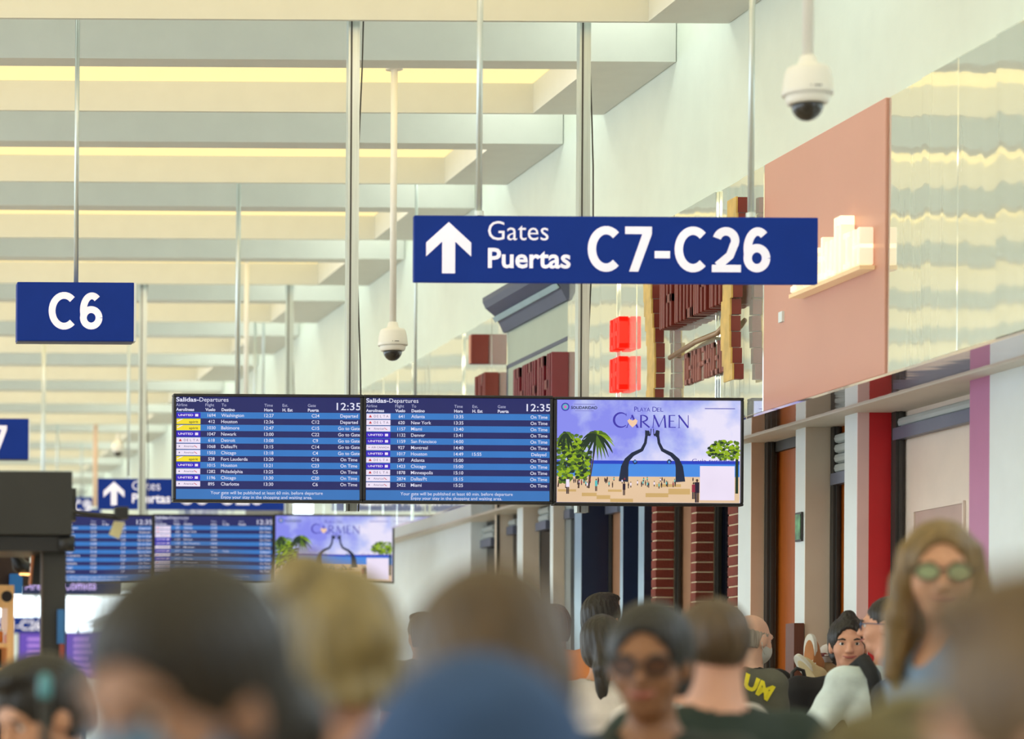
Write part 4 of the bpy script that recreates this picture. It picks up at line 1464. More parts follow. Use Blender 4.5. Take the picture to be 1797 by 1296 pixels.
def person(label, head, yaw, skin, hair=None, style='short', shirt=None, trousers=None, hyaw=0.0, pitch=0.0, seated=False, lean=0.0,
           sex='m', glasses=None, mask=None, vox=0.009, drop=0.0, arms=None, sleeve=0.5, beard=None, bun=None, neck=(0, -0.035, -0.165), group=None, back_hump=0.0, wide=1.0, face=True, sh_drop=0.0):
    """head: world point of the head's centre; yaw: 0 looks away from the camera (+Y), positive turns left"""
    H = Vector(head)
    base = Vector((H.x, H.y, 0))
    M = Matrix.Translation(H - base) @ Matrix.Rotation(yaw, 4, 'Z')
    hr = Matrix.Rotation(hyaw, 3, 'Z') @ Matrix.Rotation(-pitch, 3, 'X')
    Rh = np.array(hr)

    def hp(x, y, z):
        return Rh @ np.array((x, y, z))
    fz = -H.z                              # floor in local coordinates
    nb = np.array(neck, float)
    td = np.array((0, math.sin(lean), math.cos(lean)))
    pel = nb - 0.50 * td
    fw = 1.0 if sex == 'm' else 0.90
    fw *= wide
    shw = 0.185 * fw
    sh = {s: nb + np.array((s * shw, 0, 0)) - (0.055 + sh_drop) * td for s in (-1, 1)}
    el, wrp = {}, {}
    for s in (-1, 1):
        if arms and s in arms:
            el[s], wrp[s] = sh[s] + np.array(arms[s][0]), sh[s] + np.array(arms[s][1])
        elif seated:
            el[s] = sh[s] + np.array((s * 0.05, 0.06, -0.27))
            wrp[s] = el[s] + np.array((-s * 0.10, 0.20, -0.08))
        else:
            el[s] = sh[s] + np.array((s * 0.05, -0.02, -0.28))
            wrp[s] = el[s] + np.array((-s * 0.01, 0.07, -0.23))
    hip = {s: pel + np.array((s * 0.09, 0, -0.03)) for s in (-1, 1)}
    if seated:
        kn = {s: np.array((s * 0.12, hip[s][1] + 0.43, max(hip[s][2], fz + 0.49))) for s in (-1, 1)}
        an = {s: np.array((s * 0.12, kn[s][1] + 0.02, fz + 0.08)) for s in (-1, 1)}
    else:
        kn = {s: np.array((s * 0.10, hip[s][1] * 0.6 + 0.03, fz + 0.5)) for s in (-1, 1)}
        an = {s: np.array((s * 0.11, hip[s][1] * 0.3 - 0.02, fz + 0.08)) for s in (-1, 1)}
    allp = [nb, pel] + list(sh.values()) + list(el.values()) + list(wrp.values()) + list(kn.values()) + list(an.values())
    lo = np.minimum(np.min(allp, 0) - 0.2, (-0.2, -0.2, 0))
    hi = np.maximum(np.max(allp, 0) + 0.2, (0.2, 0.2, 0.16))
    lo[2] = fz
    hi[2] = 0.15
    f = Field(lo, hi, vox)
    # ---- torso, limbs
    def torso(f, g, k=0.05):
        f.ell(nb - 0.17 * td + (0, -0.005, 0), (0.165 * fw + g, 0.105 + g, 0.19 + g), k=k)
        f.ell(nb - 0.36 * td, (0.145 * fw + g, 0.10 + g, 0.18 + g), k=k)
        f.ell(pel, (0.16 * fw + g, 0.115 + g, 0.13 + g), k=k)
        f.cap(sh[-1], sh[1], 0.058 + g, k=k)
        f.cap(nb - 0.06 * td, nb - 0.01 * td, 0.075 + g, 0.055 + g * 0.4, k=0.04)
        if back_hump:
            f.ell(nb - 0.12 * td + (0, -0.05, 0.0), (0.15 * fw + g, 0.09 + g, 0.12 + back_hump), k=0.05)
    torso(f, 0.0)
    for s in (-1, 1):
        f.cap(sh[s], el[s], 0.052 * fw, 0.042 * fw, k=0.03)
        f.cap(el[s], wrp[s], 0.042 * fw, 0.028 * fw, k=0.015)
        dr = (wrp[s] - el[s]) / np.linalg.norm(wrp[s] - el[s])
        sd = np.cross(dr, (0, 0, 1.0)) if abs(dr[2]) < 0.8 else np.array((0, 1.0, 0))
        sd = sd / np.linalg.norm(sd)
        nm = np.cross(dr, sd)
        pm = wrp[s] + dr * 0.055
        Rp = np.stack([sd, dr, nm], 1)
        f.ell(pm, (0.040, 0.052, 0.017), R=Rp, k=0.015)
        for q, ln in ((-0.030, 0.062), (-0.010, 0.074), (0.010, 0.070), (0.029, 0.055)):
            b0 = pm + sd * q + dr * 0.04
            b1 = b0 + dr * ln * 0.55 + nm * 0.010
            f.cap(b0, b1, 0.0095, 0.009, k=0.006)
            f.cap(b1, b1 + dr * ln * 0.4 + nm * 0.022, 0.009, 0.008, k=0.004)
        f.cap(pm + sd * 0.034 - dr * 0.02, pm + sd * 0.062 + dr * 0.022 + nm * 0.012, 0.012, 0.009, k=0.008)
        f.cap(hip[s], kn[s], 0.078, 0.055, k=0.04)
        f.cap(kn[s], an[s], 0.054, 0.036, k=0.02)
        f.cap(an[s] + (0, -0.03, -0.04), an[s] + (0, 0.15, -0.05), 0.035, 0.028, k=0.02)
    # ---- neck and head
    f.cap(nb + (0, 0, -0.02), hp(0, -0.02, -0.05), 0.066 if sex == 'm' else 0.050, 0.060 if sex == 'm' else 0.046, k=0.03)
    f.ell(hp(0, -0.015, 0.03), (0.073, 0.092, 0.083), R=Rh, k=0.02)
    f.ell(hp(0, 0.022, -0.025), (0.060, 0.066, 0.083), R=Rh, k=0.03)
    f.ell(hp(0, 0.048, -0.086), (0.034, 0.032, 0.026), R=Rh, k=0.03)
    for s in (-1, 1):
        f.ell(hp(s * 0.036, 0.052, -0.030), (0.026, 0.028, 0.028), R=Rh, k=0.02)
        f.ell(hp(s * 0.031, 0.096, 0.003), (0.017, 0.014, 0.011), R=Rh, k=0.015, cut=True)
        f.ell(hp(s * 0.074, -0.006, -0.012), (0.011, 0.021, 0.033), R=Rh, k=0.006)
    f.cap(hp(-0.038, 0.079, 0.021), hp(0.038, 0.079, 0.021), 0.011, k=0.02)
    f.cap(hp(0, 0.086, 0.008), hp(0, 0.108, -0.030), 0.008, 0.012, k=0.01)
    f.cap(hp(-0.012, 0.097, -0.034), hp(0.012, 0.097, -0.034), 0.008, k=0.008)
    f.cap(hp(-0.018, 0.086, -0.060), hp(0.018, 0.086, -0.060), 0.009, k=0.012)
    body = field_obj('person', f, skin, None, M)
    body.location = base
    tag(body, label, 'person', group)
    # ---- face parts
    if face:
        for s in (-1, 1):
            e = Field((-0.03,) * 3, (0.03,) * 3, 0.004)
            T = M @ Matrix.Translation(Vector(hp(s * 0.031, 0.075, 0.002))) @ hr.to_4x4()
            o = MB().lathe([(0.0115 * math.sin(a * math.pi / 10), 0.0095 * math.cos(a * math.pi / 10)) for a in range(1, 10)], (0, 0, 0), 14).build('eye', M_eye, body, smooth=True)
            o.matrix_basis = T
            i_ = MB().lathe([(0.0066 * math.sin(a * math.pi / 8), 0.0066 * math.cos(a * math.pi / 8)) for a in range(1, 8)], (0, 0.0068, 0), 10).build('iris', M_iris, o, smooth=True)
            if hair:
                b = MB().tube([(-0.02, 0.012, 0.018 - 0.003), (0, 0.017, 0.021), (0.02, 0.006, 0.017)], [0.003, 0.0045, 0.0025], 8).build('eyebrow', hair, body, smooth=True)
                b.matrix_basis = T @ Matrix.Scale(s, 4, (1, 0, 0))
        lp_ = MB().tube([(-0.028, 0.083, -0.054), (-0.011, 0.096, -0.060), (0.011, 0.096, -0.060), (0.028, 0.083, -0.054)], [0.0028, 0.0058, 0.0058, 0.0028], 8).build('lips', mat('lips', rgb(168, 92, 84), 0.4), body, smooth=True)
        lp_.matrix_basis = M @ hr.to_4x4()
    # ---- hair, in head space
    if hair:
        hf = Field((-0.22, -0.3, -0.42 if style in ('long', 'pony') else -0.16), (0.22, 0.16, 0.22), 0.007)
        g = {'buzz': 0.004, 'fringe': 0.003}.get(style, 0.013)
        hf.ell((0, -0.019, 0.034), (0.075 + g, 0.094 + g, 0.085 + g), k=0.01)
        if style != 'buzz':
            hf.ell((0, -0.045, -0.03), (0.068 + g, 0.058 + g, 0.065 + g), k=0.03)
        if style == 'fringe':
            hf.ell((0, -0.01, 0.13), (0.15, 0.15, 0.115), k=0.008, cut=True)
        # face opening
        hf.ell((0, 0.105, -0.035 + (0.016 if style in ('long', 'bun') else 0)), (0.066, 0.075, 0.092 + (0.008 if style in ('long', 'bun') else 0)), k=0.012, cut=True)
        hf.ell((0, 0.075, -0.10), (0.11, 0.085, 0.085), k=0.012, cut=True)
        if style in ('short', 'buzz', 'fringe', 'bun'):
            for s in (-1, 1):
                hf.ell((s * 0.09, -0.004, -0.03), (0.03, 0.026, 0.036), k=0.008, cut=True)
        if style == 'short':
            hf.ell((0, 0.03, 0.105), (0.066, 0.06, 0.028), k=0.02)
        if style == 'curly':
            rr = random.Random(5)
            for _ in range(46):
                v = Vector((rr.gauss(0, 1), rr.gauss(0, 1), rr.gauss(0.3, 1))).normalized()
                q = np.array((v.x * 0.09, -0.025 + v.y * 0.105, 0.034 + v.z * 0.10))
                if q[1] > 0.04 and q[2] < 0.07:
                    continue
                hf.ell(q, (0.026,) * 3, k=0.008)
        if style == 'long':
            for s in (-1, 1):
                hf.cap((s * 0.07, 0.01, 0.05), (s * 0.092, -0.005, -0.10), 0.026, 0.032, k=0.02)
                hf.cap((s * 0.092, -0.005, -0.10), (s * 0.105, 0.0, -0.24), 0.032, 0.022, k=0.02)
                hf.cap((s * 0.07, -0.06, -0.02), (s * 0.08, -0.055, -0.25), 0.04, 0.03, k=0.02)
            hf.ell((0, -0.075, -0.10), (0.085, 0.04, 0.16), k=0.02)
        if style == 'pony':
            for (a, b, ra, rb) in bun:
                hf.cap(a, b, ra, rb, k=0.015)
        if style == 'bun' or (bun and style != 'pony'):
            for (c, r_) in (bun or [((0, -0.075, 0.105), 0.042)]):
                hf.ell(c, (r_, r_, r_ * 0.9), k=0.012)
        # strand grooves
        ax = [hf.lo[i] + hf.h * np.arange(hf.n[i]) for i in range(3)]
        X, Y, Z = np.meshgrid(*ax, indexing='ij')
        zc = {'buzz': -0.035, 'short': -0.072, 'fringe': -0.05, 'bun': -0.075}.get(style)
        if zc is not None:
            hf.d = np.maximum(hf.d, (zc - Z).astype(np.float32))
        hf.d += (0.0022 * np.sin(np.arctan2(Y, X) * 26 + Z * 40)).astype(np.float32)
        field_obj('hair', hf, hair, body, M @ hr.to_4x4())
    if beard:
        bf = Field((-0.12, -0.08, -0.16), (0.12, 0.16, 0.02), 0.007)
        bf.ell((0, 0.030, -0.066), (0.062, 0.066, 0.058), k=0.02)
        bf.ell((0, 0.11, -0.045), (0.03, 0.05, 0.03), k=0.01, cut=True)
        field_obj('beard', bf, beard, body, M @ hr.to_4x4())
    # ---- clothes
    if shirt:
        sf = Field((lo[0], lo[1], pel[2] - 0.2), (hi[0], hi[1], nb[2] + 0.16), vox)
        torso(sf, 0.014)
        for s in (-1, 1):
            e = sh[s] + (el[s] - sh[s]) * min(1, sleeve * 1.0 + 0.18)
            sf.cap(sh[s], e, 0.068 * fw, 0.060 * fw, k=0.03)
            if sleeve > 0.9:
                sf.cap(el[s], wrp[s] * 0.95 + el[s] * 0.05, 0.056 * fw, 0.042 * fw, k=0.02)
        up = hp(0, -0.02, -0.05)
        sf.cap(nb + (0, 0.004, 0.03), up + (up - nb) * 0.5, 0.072 if sex == 'm' else 0.068, 0.09, k=0.008, cut=True)
        if sex == 'f':
            sf.ell(nb + (0, 0.10, -0.01), (0.06, 0.07, 0.05), k=0.01, cut=True)
        ax = sf.lo[2] + sf.h * np.arange(sf.n[2])
        sf.d += (0.0022 * np.sin(ax * 70))[None, None, :].astype(np.float32)
        field_obj('shirt', sf, shirt, body, M)
    if trousers:
        tf = Field((lo[0], lo[1], fz), (hi[0], hi[1], pel[2] + 0.16), max(vox, 0.011))
        tf.ell(pel, (0.16 * fw + 0.018, 0.115 + 0.018, 0.15), k=0.04)
        for s in (-1, 1):
            tf.cap(hip[s], kn[s], 0.095, 0.072, k=0.03)
            tf.cap(kn[s], an[s] + (0, 0, 0.02), 0.072, 0.06, k=0.02)
        field_obj('trousers', tf, trousers, body, M)
    for s in (-1, 1):
        q = M @ Vector(an[s] + (0, 0.05, 0))
        o = MB().prism([(-0.10, 0.0), (0.15, 0.0), (0.155, 0.03), (0.10, 0.06), (0.0, 0.09), (-0.09, 0.10), (-0.105, 0.04)], -0.047, 0.047, 'x').build('shoe', M_charcoal, body)
        o.matrix_basis = Matrix.Translation((q.x, q.y, 0)) @ Matrix.Rotation(yaw, 4, 'Z')
        bevel(o, 0.012, 2)
    HM = M @ hr.to_4x4()
    if glasses:
        gm = MB()
        for s in (-1, 1):
            cx = s * 0.034
            ring = [(cx + 0.027 * math.cos(a) * (1.0), 0.101 - abs(cx + 0.027 * math.cos(a)) * 0.15, 0.0 + 0.019 * math.sin(a)) for a in [2 * math.pi * i / 16 for i in range(17)]]
            gm.tube(ring, 0.0020, 6, cap=False)
            gm.tube([(s * 0.061, 0.094, 0.006), (s * 0.076, 0.06, 0.008), (s * 0.082, 0.0, 0.004), (s * 0.080, -0.02, -0.012)], 0.0024, 6)
        gm.tube([(-0.008, 0.102, 0.004), (0, 0.106, 0.007), (0.008, 0.102, 0.004)], 0.0024, 6)
        o = gm.build('glasses', glasses[0], body, smooth=True)
        o.matrix_basis = HM
        if len(glasses) > 1:
            for s in (-1, 1):
                n = 16
                cx = s * 0.034
                vs = [(cx + 0.025 * math.cos(2 * math.pi * i / n), 0.1005 - abs(cx + 0.025 * math.cos(2 * math.pi * i / n)) * 0.15, 0.017 * math.sin(2 * math.pi * i / n)) for i in range(n)]
                l_ = MB().add(vs, [tuple(range(n))]).build('lens', glasses[1], o)
    if mask:
        mf = Field((-0.11, -0.06, -0.15), (0.11, 0.16, 0.04), 0.006)
        mf.ell((0, 0.030, -0.05), (0.066, 0.082, 0.072), k=0.01)
        mf.cap((0, 0.09, -0.02), (0, 0.115, -0.035), 0.012, 0.014, k=0.02)
        mf.ell((0, -0.075, -0.05), (0.13, 0.085, 0.13), k=0.01, cut=True)
        mf.ell((0, 0.05, 0.085), (0.13, 0.13, 0.09), k=0.01, cut=True)
        o = field_obj('face_mask', mf, mask, body, HM)
        st = MB()
        for s in (-1, 1):
            st.tube([(s * 0.064, 0.03, -0.03), (s * 0.078, -0.005, 0.012), (s * 0.082, -0.02, 0.008)], 0.0018, 6)
            st.tube([(s * 0.060, 0.03, -0.075), (s * 0.076, -0.008, -0.05), (s * 0.080, -0.022, -0.02)], 0.0018, 6)
        o2 = st.build('ear_loop', mask, o)
        o2.matrix_basis = HM
    return body, Matrix.Translation(base) @ M, hr


def at_head(px, top, D):
    return P(px, top, D) - Vector((0, 0, 0.125))


R_ = math.radians
H_black = hair_mat('black', (30, 27, 25))
H_dark = hair_mat('dark_brown', (36, 30, 24))
H_brown = hair_mat('brown', (80, 62, 42))
H_lbrown = hair_mat('light_brown', (104, 82, 54))
H_blond = hair_mat('blond', (134, 118, 76))
H_honey = hair_mat('honey', (120, 96, 56))
H_grey = hair_mat('grey', (176, 170, 158))
SK_a = skin_mat('fair', (214, 160, 134))
SK_b = skin_mat('warm', (198, 146, 114))
SK_c = skin_mat('brown', (140, 96, 66))
SK_d = skin_mat('tan', (172, 130, 106))
T_dark = cloth_mat('charcoal', (44, 46, 52))
T_jean = cloth_mat('jeans', (58, 72, 100))
T_khaki = cloth_mat('khaki', (120, 108, 84))


def seat_for(b, M, lab):
    """plain lounge seat under a seated person"""
    base = b.location
    yaw = M.to_euler().z
    hc = M.translation.z
    t = thing('lounge_seat', lab, 'seat', (base.x, base.y, 0), yaw, group='lounge seats')
    zs = max(0.34, b['seat_z'])
    yb = b['seat_y']
    bevel(MB().box(-0.19, 0.19, yb - 0.16, yb + 0.24, zs - 0.06, zs).build('seat_pan', T_dark, t), 0.015)
    for sx in (-0.16, 0.16):
        MB().box(sx - 0.015, sx + 0.015, yb - 0.13, yb - 0.10, 0, zs - 0.06).build('leg', M_alu, t)
        MB().box(sx - 0.015, sx + 0.015, yb + 0.18, yb + 0.21, 0, zs - 0.06).build('leg', M_alu, t)
    return t


def seated(label, seatlab, head, yaw, skin, lean=0.0, neck=(0, -0.035, -0.165), **kw):
    b, M, hr = person(label, head, yaw, skin, seated=True, lean=lean, neck=neck, **kw)
    pz = head[2] + neck[2] - 0.5 * math.cos(lean)
    b['seat_z'] = pz - 0.03 - 0.10
    b['seat_y'] = neck[1] - 0.5 * math.sin(lean)
    seat_for(b, M, seatlab)
    del b['seat_z'], b['seat_y']
    return b, M, hr


M_mask_blue = mat('mask_blue', rgb(96, 136, 172), 0.8)
M_mask_pale = mat('mask_pale', rgb(206, 216, 214), 0.8)

seated('dark haired person with a blue face mask, hair tied back, largest head at lower left', 'seat of the masked dark haired person',
       at_head(318, 988, 2.6), R_(130), SK_d, hair=H_dark, style='pony', bun=[((0, -0.10, 0.0), (0.0, -0.14, -0.06), 0.036, 0.042), ((0.0, -0.14, -0.06), (0.0, -0.13, -0.15), 0.042, 0.02)],
       shirt=cloth_mat('beige', (186, 172, 150)), trousers=T_dark, sex='f', mask=M_mask_blue, pitch=R_(14), vox=0.011)
seated('blond person seen from behind with hair in a loose knot', 'seat of the blond person',
       at_head(598, 1000, 4.2), R_(-8), SK_a, hair=H_blond, style='bun', bun=[((-0.055, -0.03, 0.105), 0.052), ((0.03, -0.085, 0.02), 0.05), ((0.02, -0.08, -0.06), 0.045)],
       shirt=cloth_mat('cream', (206, 196, 172)), trousers=T_jean, sex='f', vox=0.011, face=False)
seated('brown haired person in a blue shirt bending forward, seen from behind', 'seat of the person in the blue shirt',
       at_head(858, 1008, 3.2), R_(4), SK_a, hair=H_brown, style='short', shirt=cloth_mat('denim_blue', (54, 82, 124)), trousers=T_dark,
       pitch=R_(32), lean=0.6, neck=(-0.10, -0.165, -0.035), back_hump=0.03, wide=0.66, sh_drop=0.08, vox=0.011, sleeve=1.0, face=False)
seated('person with short black hair and glasses facing the camera, dark collar', 'seat of the black haired person',
       at_head(1140, 1058, 6.0), R_(152), SK_c, hair=H_black, style='bun', bun=[((0.03, -0.09, 0.04), 0.05), ((0.06, -0.05, -0.02), 0.04)], shirt=cloth_mat('dark_green', (38, 46, 40)), trousers=T_dark, sex='f',
       glasses=(M_black, mat('smoky_lens', rgb(86, 58, 44), 0.2)), vox=0.010, pitch=R_(6))
seated('close cropped brown haired man from behind in a dark green shirt', 'seat of the close cropped man',
       at_head(1246, 1047, 6.4), R_(6), SK_a, hair=H_brown, style='buzz', shirt=cloth_mat('forest', (34, 48, 40)), trousers=T_khaki, vox=0.010, face=False, neck=(0, -0.035, -0.148))
person('long haired woman with green tinted glasses in a blue grey shirt', at_head(1650, 914, 6.8), R_(100), SK_b, hair=H_honey, style='long',
       shirt=cloth_mat('blue_grey', (116, 138, 164)), trousers=T_jean, sex='f', sleeve=1.0, hyaw=R_(62),
       glasses=(M_black, mat('green_lens', rgb(152, 164, 126), 0.15)), vox=0.010)
seated('very near brown haired person cut off by the right edge', 'seat of the very near person',
       at_head(1885, 1005, 2.05), R_(-15), SK_a, hair=H_lbrown, style='short', shirt=cloth_mat('olive', (104, 96, 70)), trousers=T_dark, vox=0.012, pitch=R_(8), hyaw=R_(65))
seated('man with dark hair and beard looking down at the lower left corner', 'seat of the man in the lower left corner',
       at_head(70, 1153, 6.3), R_(118), SK_b, hair=H_black, style='short', beard=H_dark, shirt=cloth_mat('blue_check', (90, 112, 160), 0.4, 30), trousers=T_jean, pitch=R_(24), vox=0.010)

# people walking along the shops
b8, M8, _ = person('bald older man with a pale face mask in a black shirt', at_head(1321, 1075, 13.65), R_(-62), skin_mat('pale', (230, 190, 166)), hair=H_grey, style='fringe', shirt=cloth_mat('black', (24, 24, 28)),
                   trousers=T_dark, mask=M_mask_pale, vox=0.009, pitch=R_(8), arms={1: ((0.04, 0.12, -0.27), (0.0, 0.36, -0.26))}, sleeve=1.0)
b9, M9, _ = person('man in a grey shirt with yellow lettering on the back', at_head(1272, 1064, 12.5), R_(-6), SK_b, hair=H_dark, style='short', shirt=cloth_mat('grey_green', (92, 92, 80)),
                   trousers=T_jean, vox=0.010, face=False)
lt = text(MB(), 'UM', 0, 0, 0.062, align='c', bold=0.05)
o = lt.build('back_lettering', mat('yellow_print', rgb(230, 216, 40), 0.6), b9)
o.location = (0.105, -0.26, M9.translation.z - 0.255)
o.rotation_euler = (0, R_(28), R_(8))
sw_ = o.modifiers.new('wrap', 'SHRINKWRAP')
sw_.target = [c for c in b9.children if c.name.startswith('shirt')][0]
sw_.wrap_method = 'PROJECT'
sw_.use_project_y = True
sw_.use_positive_direction = True
sw_.use_negative_direction = False
sw_.offset = 0.004
person('person in a white shirt half hidden behind the close cropped man', at_head(1208, 1085, 9.2), R_(0), SK_a, hair=H_dark, style='short', shirt=cloth_mat('white_cotton', (214, 206, 200)), trousers=T_khaki, vox=0.011, face=False)
person('smiling dark haired woman with a top knot in a black t-shirt', at_head(1489, 1082, 12.9), R_(163), SK_a, hair=H_black, style='bun', bun=[((0, -0.02, 0.125), 0.035)],
       shirt=cloth_mat('black', (24, 24, 28)), trousers=T_jean, sex='f', wide=1.25, vox=0.008, arms={1: ((0.10, 0.05, -0.26), (0.0, 0.24, -0.30))}, sleeve=0.55)
b11, M11, _ = person('man with glasses in a white and teal shirt wearing a dark backpack', at_head(1557, 1044, 11.7), R_(0), SK_a, hair=H_dark, style='buzz',
                     shirt=mat('tie_dye_teal', rgb(206, 222, 222), 0.85, var=0.22, scale=5, bump=0.2), trousers=T_khaki, glasses=(mat('blue_frame', rgb(60, 80, 120), 0.4),), vox=0.008,
                     arms={-1: ((-0.13, 0.08, -0.24), (-0.22, 0.20, -0.42))}, sleeve=0.42, hyaw=R_(58), neck=(0, -0.035, -0.185))
person('dark haired man in an orange shirt in front of the navy shop', at_head(1058, 1042, 14.0), R_(-48), SK_a, hair=H_black, style='short', shirt=cloth_mat('orange', (206, 120, 50)), trousers=T_dark, vox=0.010, face=False)
person('person with a brown braid in a white shirt near the navy shop', at_head(1056, 1080, 12.0), R_(-15), SK_b, hair=H_dark, style='pony', bun=[((0, -0.10, 0.02), (0, -0.13, -0.10), 0.035, 0.035), ((0, -0.13, -0.10), (0, -0.12, -0.26), 0.035, 0.02)],
       shirt=cloth_mat('white_cotton', (214, 206, 200)), trousers=T_jean, sex='f', vox=0.010, face=False)
person('far walker with dark brown hair left of the bending person', at_head(742, 1076, 16.5), R_(10), SK_b, hair=H_brown, style='short', shirt=cloth_mat('grey', (120, 120, 118)), trousers=T_dark, vox=0.011, face=False)
person('far walker with reddish brown hair right of the bending person', at_head(972, 1062, 15.5), R_(-10), SK_a, hair=hair_mat('auburn', (96, 62, 44)), style='short', shirt=cloth_mat('tan', (160, 136, 110)), trousers=T_khaki, vox=0.011, face=False)

# ------------------------------------------------------------------ things people carry
t = thing('backpack', 'dark navy backpack on the man in the white and teal shirt', 'backpack', M11.translation, M11.to_euler().z)
pk = cloth_mat('pack_navy', (34, 40, 54))
fb = Field((-0.2, -0.42, -0.75), (0.2, -0.05, -0.2), 0.01)
fb.ell((0, -0.255, -0.45), (0.165, 0.095, 0.25), k=0.02).cap((-0.08, -0.25, -0.30), (0.08, -0.25, -0.30), 0.08, k=0.03).cap((-0.1, -0.22, -0.6), (0.1, -0.22, -0.6), 0.08, k=0.03)
field_obj('pack_body', fb, pk, t)
fb = Field((-0.16, -0.42, -0.72), (0.16, -0.2, -0.4), 0.01)
fb.cap((-0.07, -0.315, -0.50), (0.07, -0.315, -0.50), 0.035, k=0.02).cap((-0.07, -0.315, -0.62), (0.07, -0.315, -0.62), 0.04, k=0.03)
field_obj('front_pocket', fb, pk, t)
for sx in (-1, 1):
    MB().tube([(sx * 0.10, -0.17, -0.32), (sx * 0.112, -0.15, -0.21), (sx * 0.112, -0.05, -0.145), (sx * 0.115, 0.05, -0.18), (sx * 0.13, 0.115, -0.30), (sx * 0.14, 0.11, -0.45)], 0.03, 8).build('shoulder_strap', cloth_mat('strap_black', (22, 24, 28)), t, smooth=True)

# luggage trolley with shoes and a cap, between the white pillar and the woman
LD = 13.35
c0 = P(1446, 1154, LD)
t = thing('travel_pack', 'tall tan travel pack standing behind the woman in black', 'bag', (c0.x, LD, 0))
fb = Field((-0.16, -0.14, 0), (0.16, 0.14, c0.z + 0.02), 0.012)
fb.cap((0, 0, 0.14), (0, 0, c0.z - 0.10), 0.115, 0.085, k=0.02)
field_obj('pack_body', fb, cloth_mat('tan_canvas', (150, 124, 90)), t)
MB().tube([(-0.03, 0, c0.z - 0.03), (-0.02, 0, c0.z + 0.0), (0.02, 0, c0.z + 0.0), (0.03, 0, c0.z - 0.03)], 0.008, 8).build('grab_handle', M_black, t, smooth=True)


def sneaker(label, px, py, D, rot, upper):
    c = P(px, py, D)
    t = thing('sneaker', label, 'shoe', c, group='shoes strapped to the travel pack')
    t.rotation_euler = rot
    sole = [(0.055 * math.cos(a) * (1.0 if math.cos(a) > 0 else 0.9) * (0.62 + 0.1 * math.sin(a)), 0.095 * math.sin(a)) for a in [2 * math.pi * i / 22 for i in range(22)]]
    bevel(MB().prism(sole, 0, 0.022, 'z').build('sole', mat('white_rubber', rgb(214, 216, 208), 0.5), t), 0.005)
    fb = Field((-0.05, -0.1, 0.01), (0.05, 0.1, 0.1), 0.006)
    fb.ell((0, -0.01, 0.02), (0.032, 0.085, 0.045), k=0.01).ell((0, -0.045, 0.05), (0.03, 0.04, 0.045), k=0.02).ell((0, -0.045, 0.10), (0.02, 0.03, 0.03), k=0.008, cut=True)
    field_obj('upper', fb, upper, t)
    MB().tube([(-0.015, 0.01, 0.062), (0.015, 0.018, 0.06), (-0.015, 0.028, 0.057), (0.015, 0.036, 0.054)], 0.003, 6).build('lace', M_white, t)
    return t


sneaker('white soled tan sneaker standing upright against the white pillar side', 1420, 1147, 13.25, (R_(90), R_(0), R_(120)), cloth_mat('tan_suede', (176, 120, 76)))
sneaker('lower white sneaker below the tan one', 1416, 1179, 13.18, (R_(60), R_(20), R_(110)), cloth_mat('pale_suede', (206, 190, 150)))
c = P(1453, 1146, 13.33)
t = thing('cap', 'pale cap with a dark red band beside the sneakers', 'cap', c)
fb = Field((-0.09, -0.09, -0.03), (0.09, 0.09, 0.09), 0.006)
fb.ell((0, 0, 0.0), (0.042, 0.045, 0.045), k=0.01)
field_obj('crown', fb, mat('cap_white', rgb(212, 208, 206), 0.7), t)
MB().lathe([(0.044, 0.002), (0.046, -0.012), (0.040, -0.016)], (0, 0, 0), 20).build('band', mat('cap_band', rgb(110, 44, 44), 0.6), t, smooth=True)
MB().prism([(-0.03, -0.03), (0.03, -0.03), (0.024, -0.075), (-0.024, -0.075)], -0.012, -0.006, 'z').build('peak', mat('cap_white', rgb(212, 208, 206), 0.7), t)

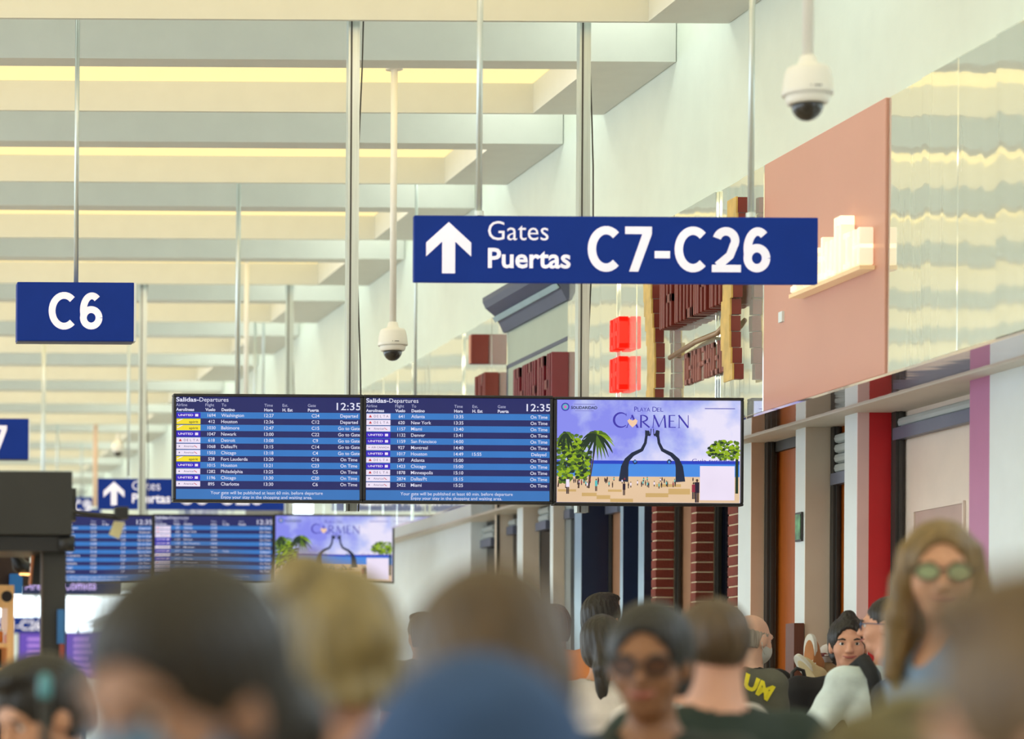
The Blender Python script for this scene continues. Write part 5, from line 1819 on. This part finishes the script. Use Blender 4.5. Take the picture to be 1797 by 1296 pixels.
# stroller handle in front of the bald man
SD = 13.05
t = thing('stroller', 'black folding stroller frame with curved handle by the white pillar', 'stroller', (P(1390, 1200, SD).x, SD, 0))
sx0 = 0.0
zt = P(1393, 1172, SD).z
MB().tube([(-0.02, 0, 0.1), (0.005, 0, zt - 0.10), (0.0, 0, zt - 0.02), (0.02, 0, zt), (0.05, 0, zt - 0.01), (0.065, 0, zt - 0.07), (0.06, 0.0, zt - 0.16)], 0.009, 10).build('handle', M_black, t, smooth=True)
MB().tube([(-0.012, 0.02, 0.1), (-0.005, 0.0, zt - 0.08)], 0.022, 12).build('upright', mat('steel_blue_tube', rgb(50, 58, 76), 0.35, metal=0.4), t, smooth=True)
MB().tube([(-0.28, 0.05, 0.1), (0.0, 0, zt - 0.35)], 0.012, 10).build('frame_tube', M_black, t, smooth=True)
MB().box(-0.28, -0.03, -0.03, 0.2, 0.45, 0.5).box(-0.06, -0.03, -0.03, 0.2, 0.5, 0.95).build('seat', T_dark, t)
for wx in (-0.04, -0.28):
    for wy in (0.0, 0.2):
        MB().tube([(wx, wy - 0.018, 0.09), (wx, wy + 0.018, 0.09)], 0.09, 18).build('wheel', M_black, t, smooth=False)

# thin black pole with a teal grip in front of the bearded man
c = P(79, 1196, 5.2)
t = thing('thin_pole', 'thin black pole with a teal tip in front of the bearded man', 'pole', (c.x, 5.2, 0))
MB().tube([(0, 0, 0), (0, 0, c.z - 0.02)], 0.010, 10).build('shaft', M_black, t, smooth=True)
MB().lathe([(0.004, 0.016), (0.011, 0.008), (0.012, -0.02), (0.010, -0.03)], (0, 0, c.z), 14).build('tip', mat('teal_grip', rgb(80, 150, 160), 0.3), t, smooth=True)
MB().lathe([(0.05, 0.02), (0.09, 0.0)], (0, 0, 0.001), 16).build('foot', M_black, t)

# olive bag near the bottom edge
c = P(1612, 1236, 3.1)
t = thing('canvas_bag', 'olive canvas bag at the bottom edge left of the very near person', 'bag', (c.x, 3.1, 0))
fb = Field((-0.16, -0.12, 0.3), (0.2, 0.14, c.z + 0.02), 0.012)
fb.cap((-0.02, 0, 0.46), (0.0, 0, c.z - 0.12), 0.12, 0.09, k=0.03).cap((-0.05, 0, c.z - 0.062), (0.09, 0, c.z - 0.07), 0.06, k=0.04)
field_obj('bag_body', fb, cloth_mat('olive_canvas', (112, 104, 74)), t)
MB().tube([(-0.06, -0.02, c.z - 0.01), (-0.03, -0.02, c.z + 0.006), (0.03, -0.02, c.z + 0.006), (0.05, -0.02, c.z - 0.01)], 0.010, 8).build('carry_strap', cloth_mat('khaki_strap', (158, 150, 112)), t, smooth=True)
MB().box(-0.12, 0.12, -0.10, 0.10, 0, 0.36).build('bag_base', T_dark, t)
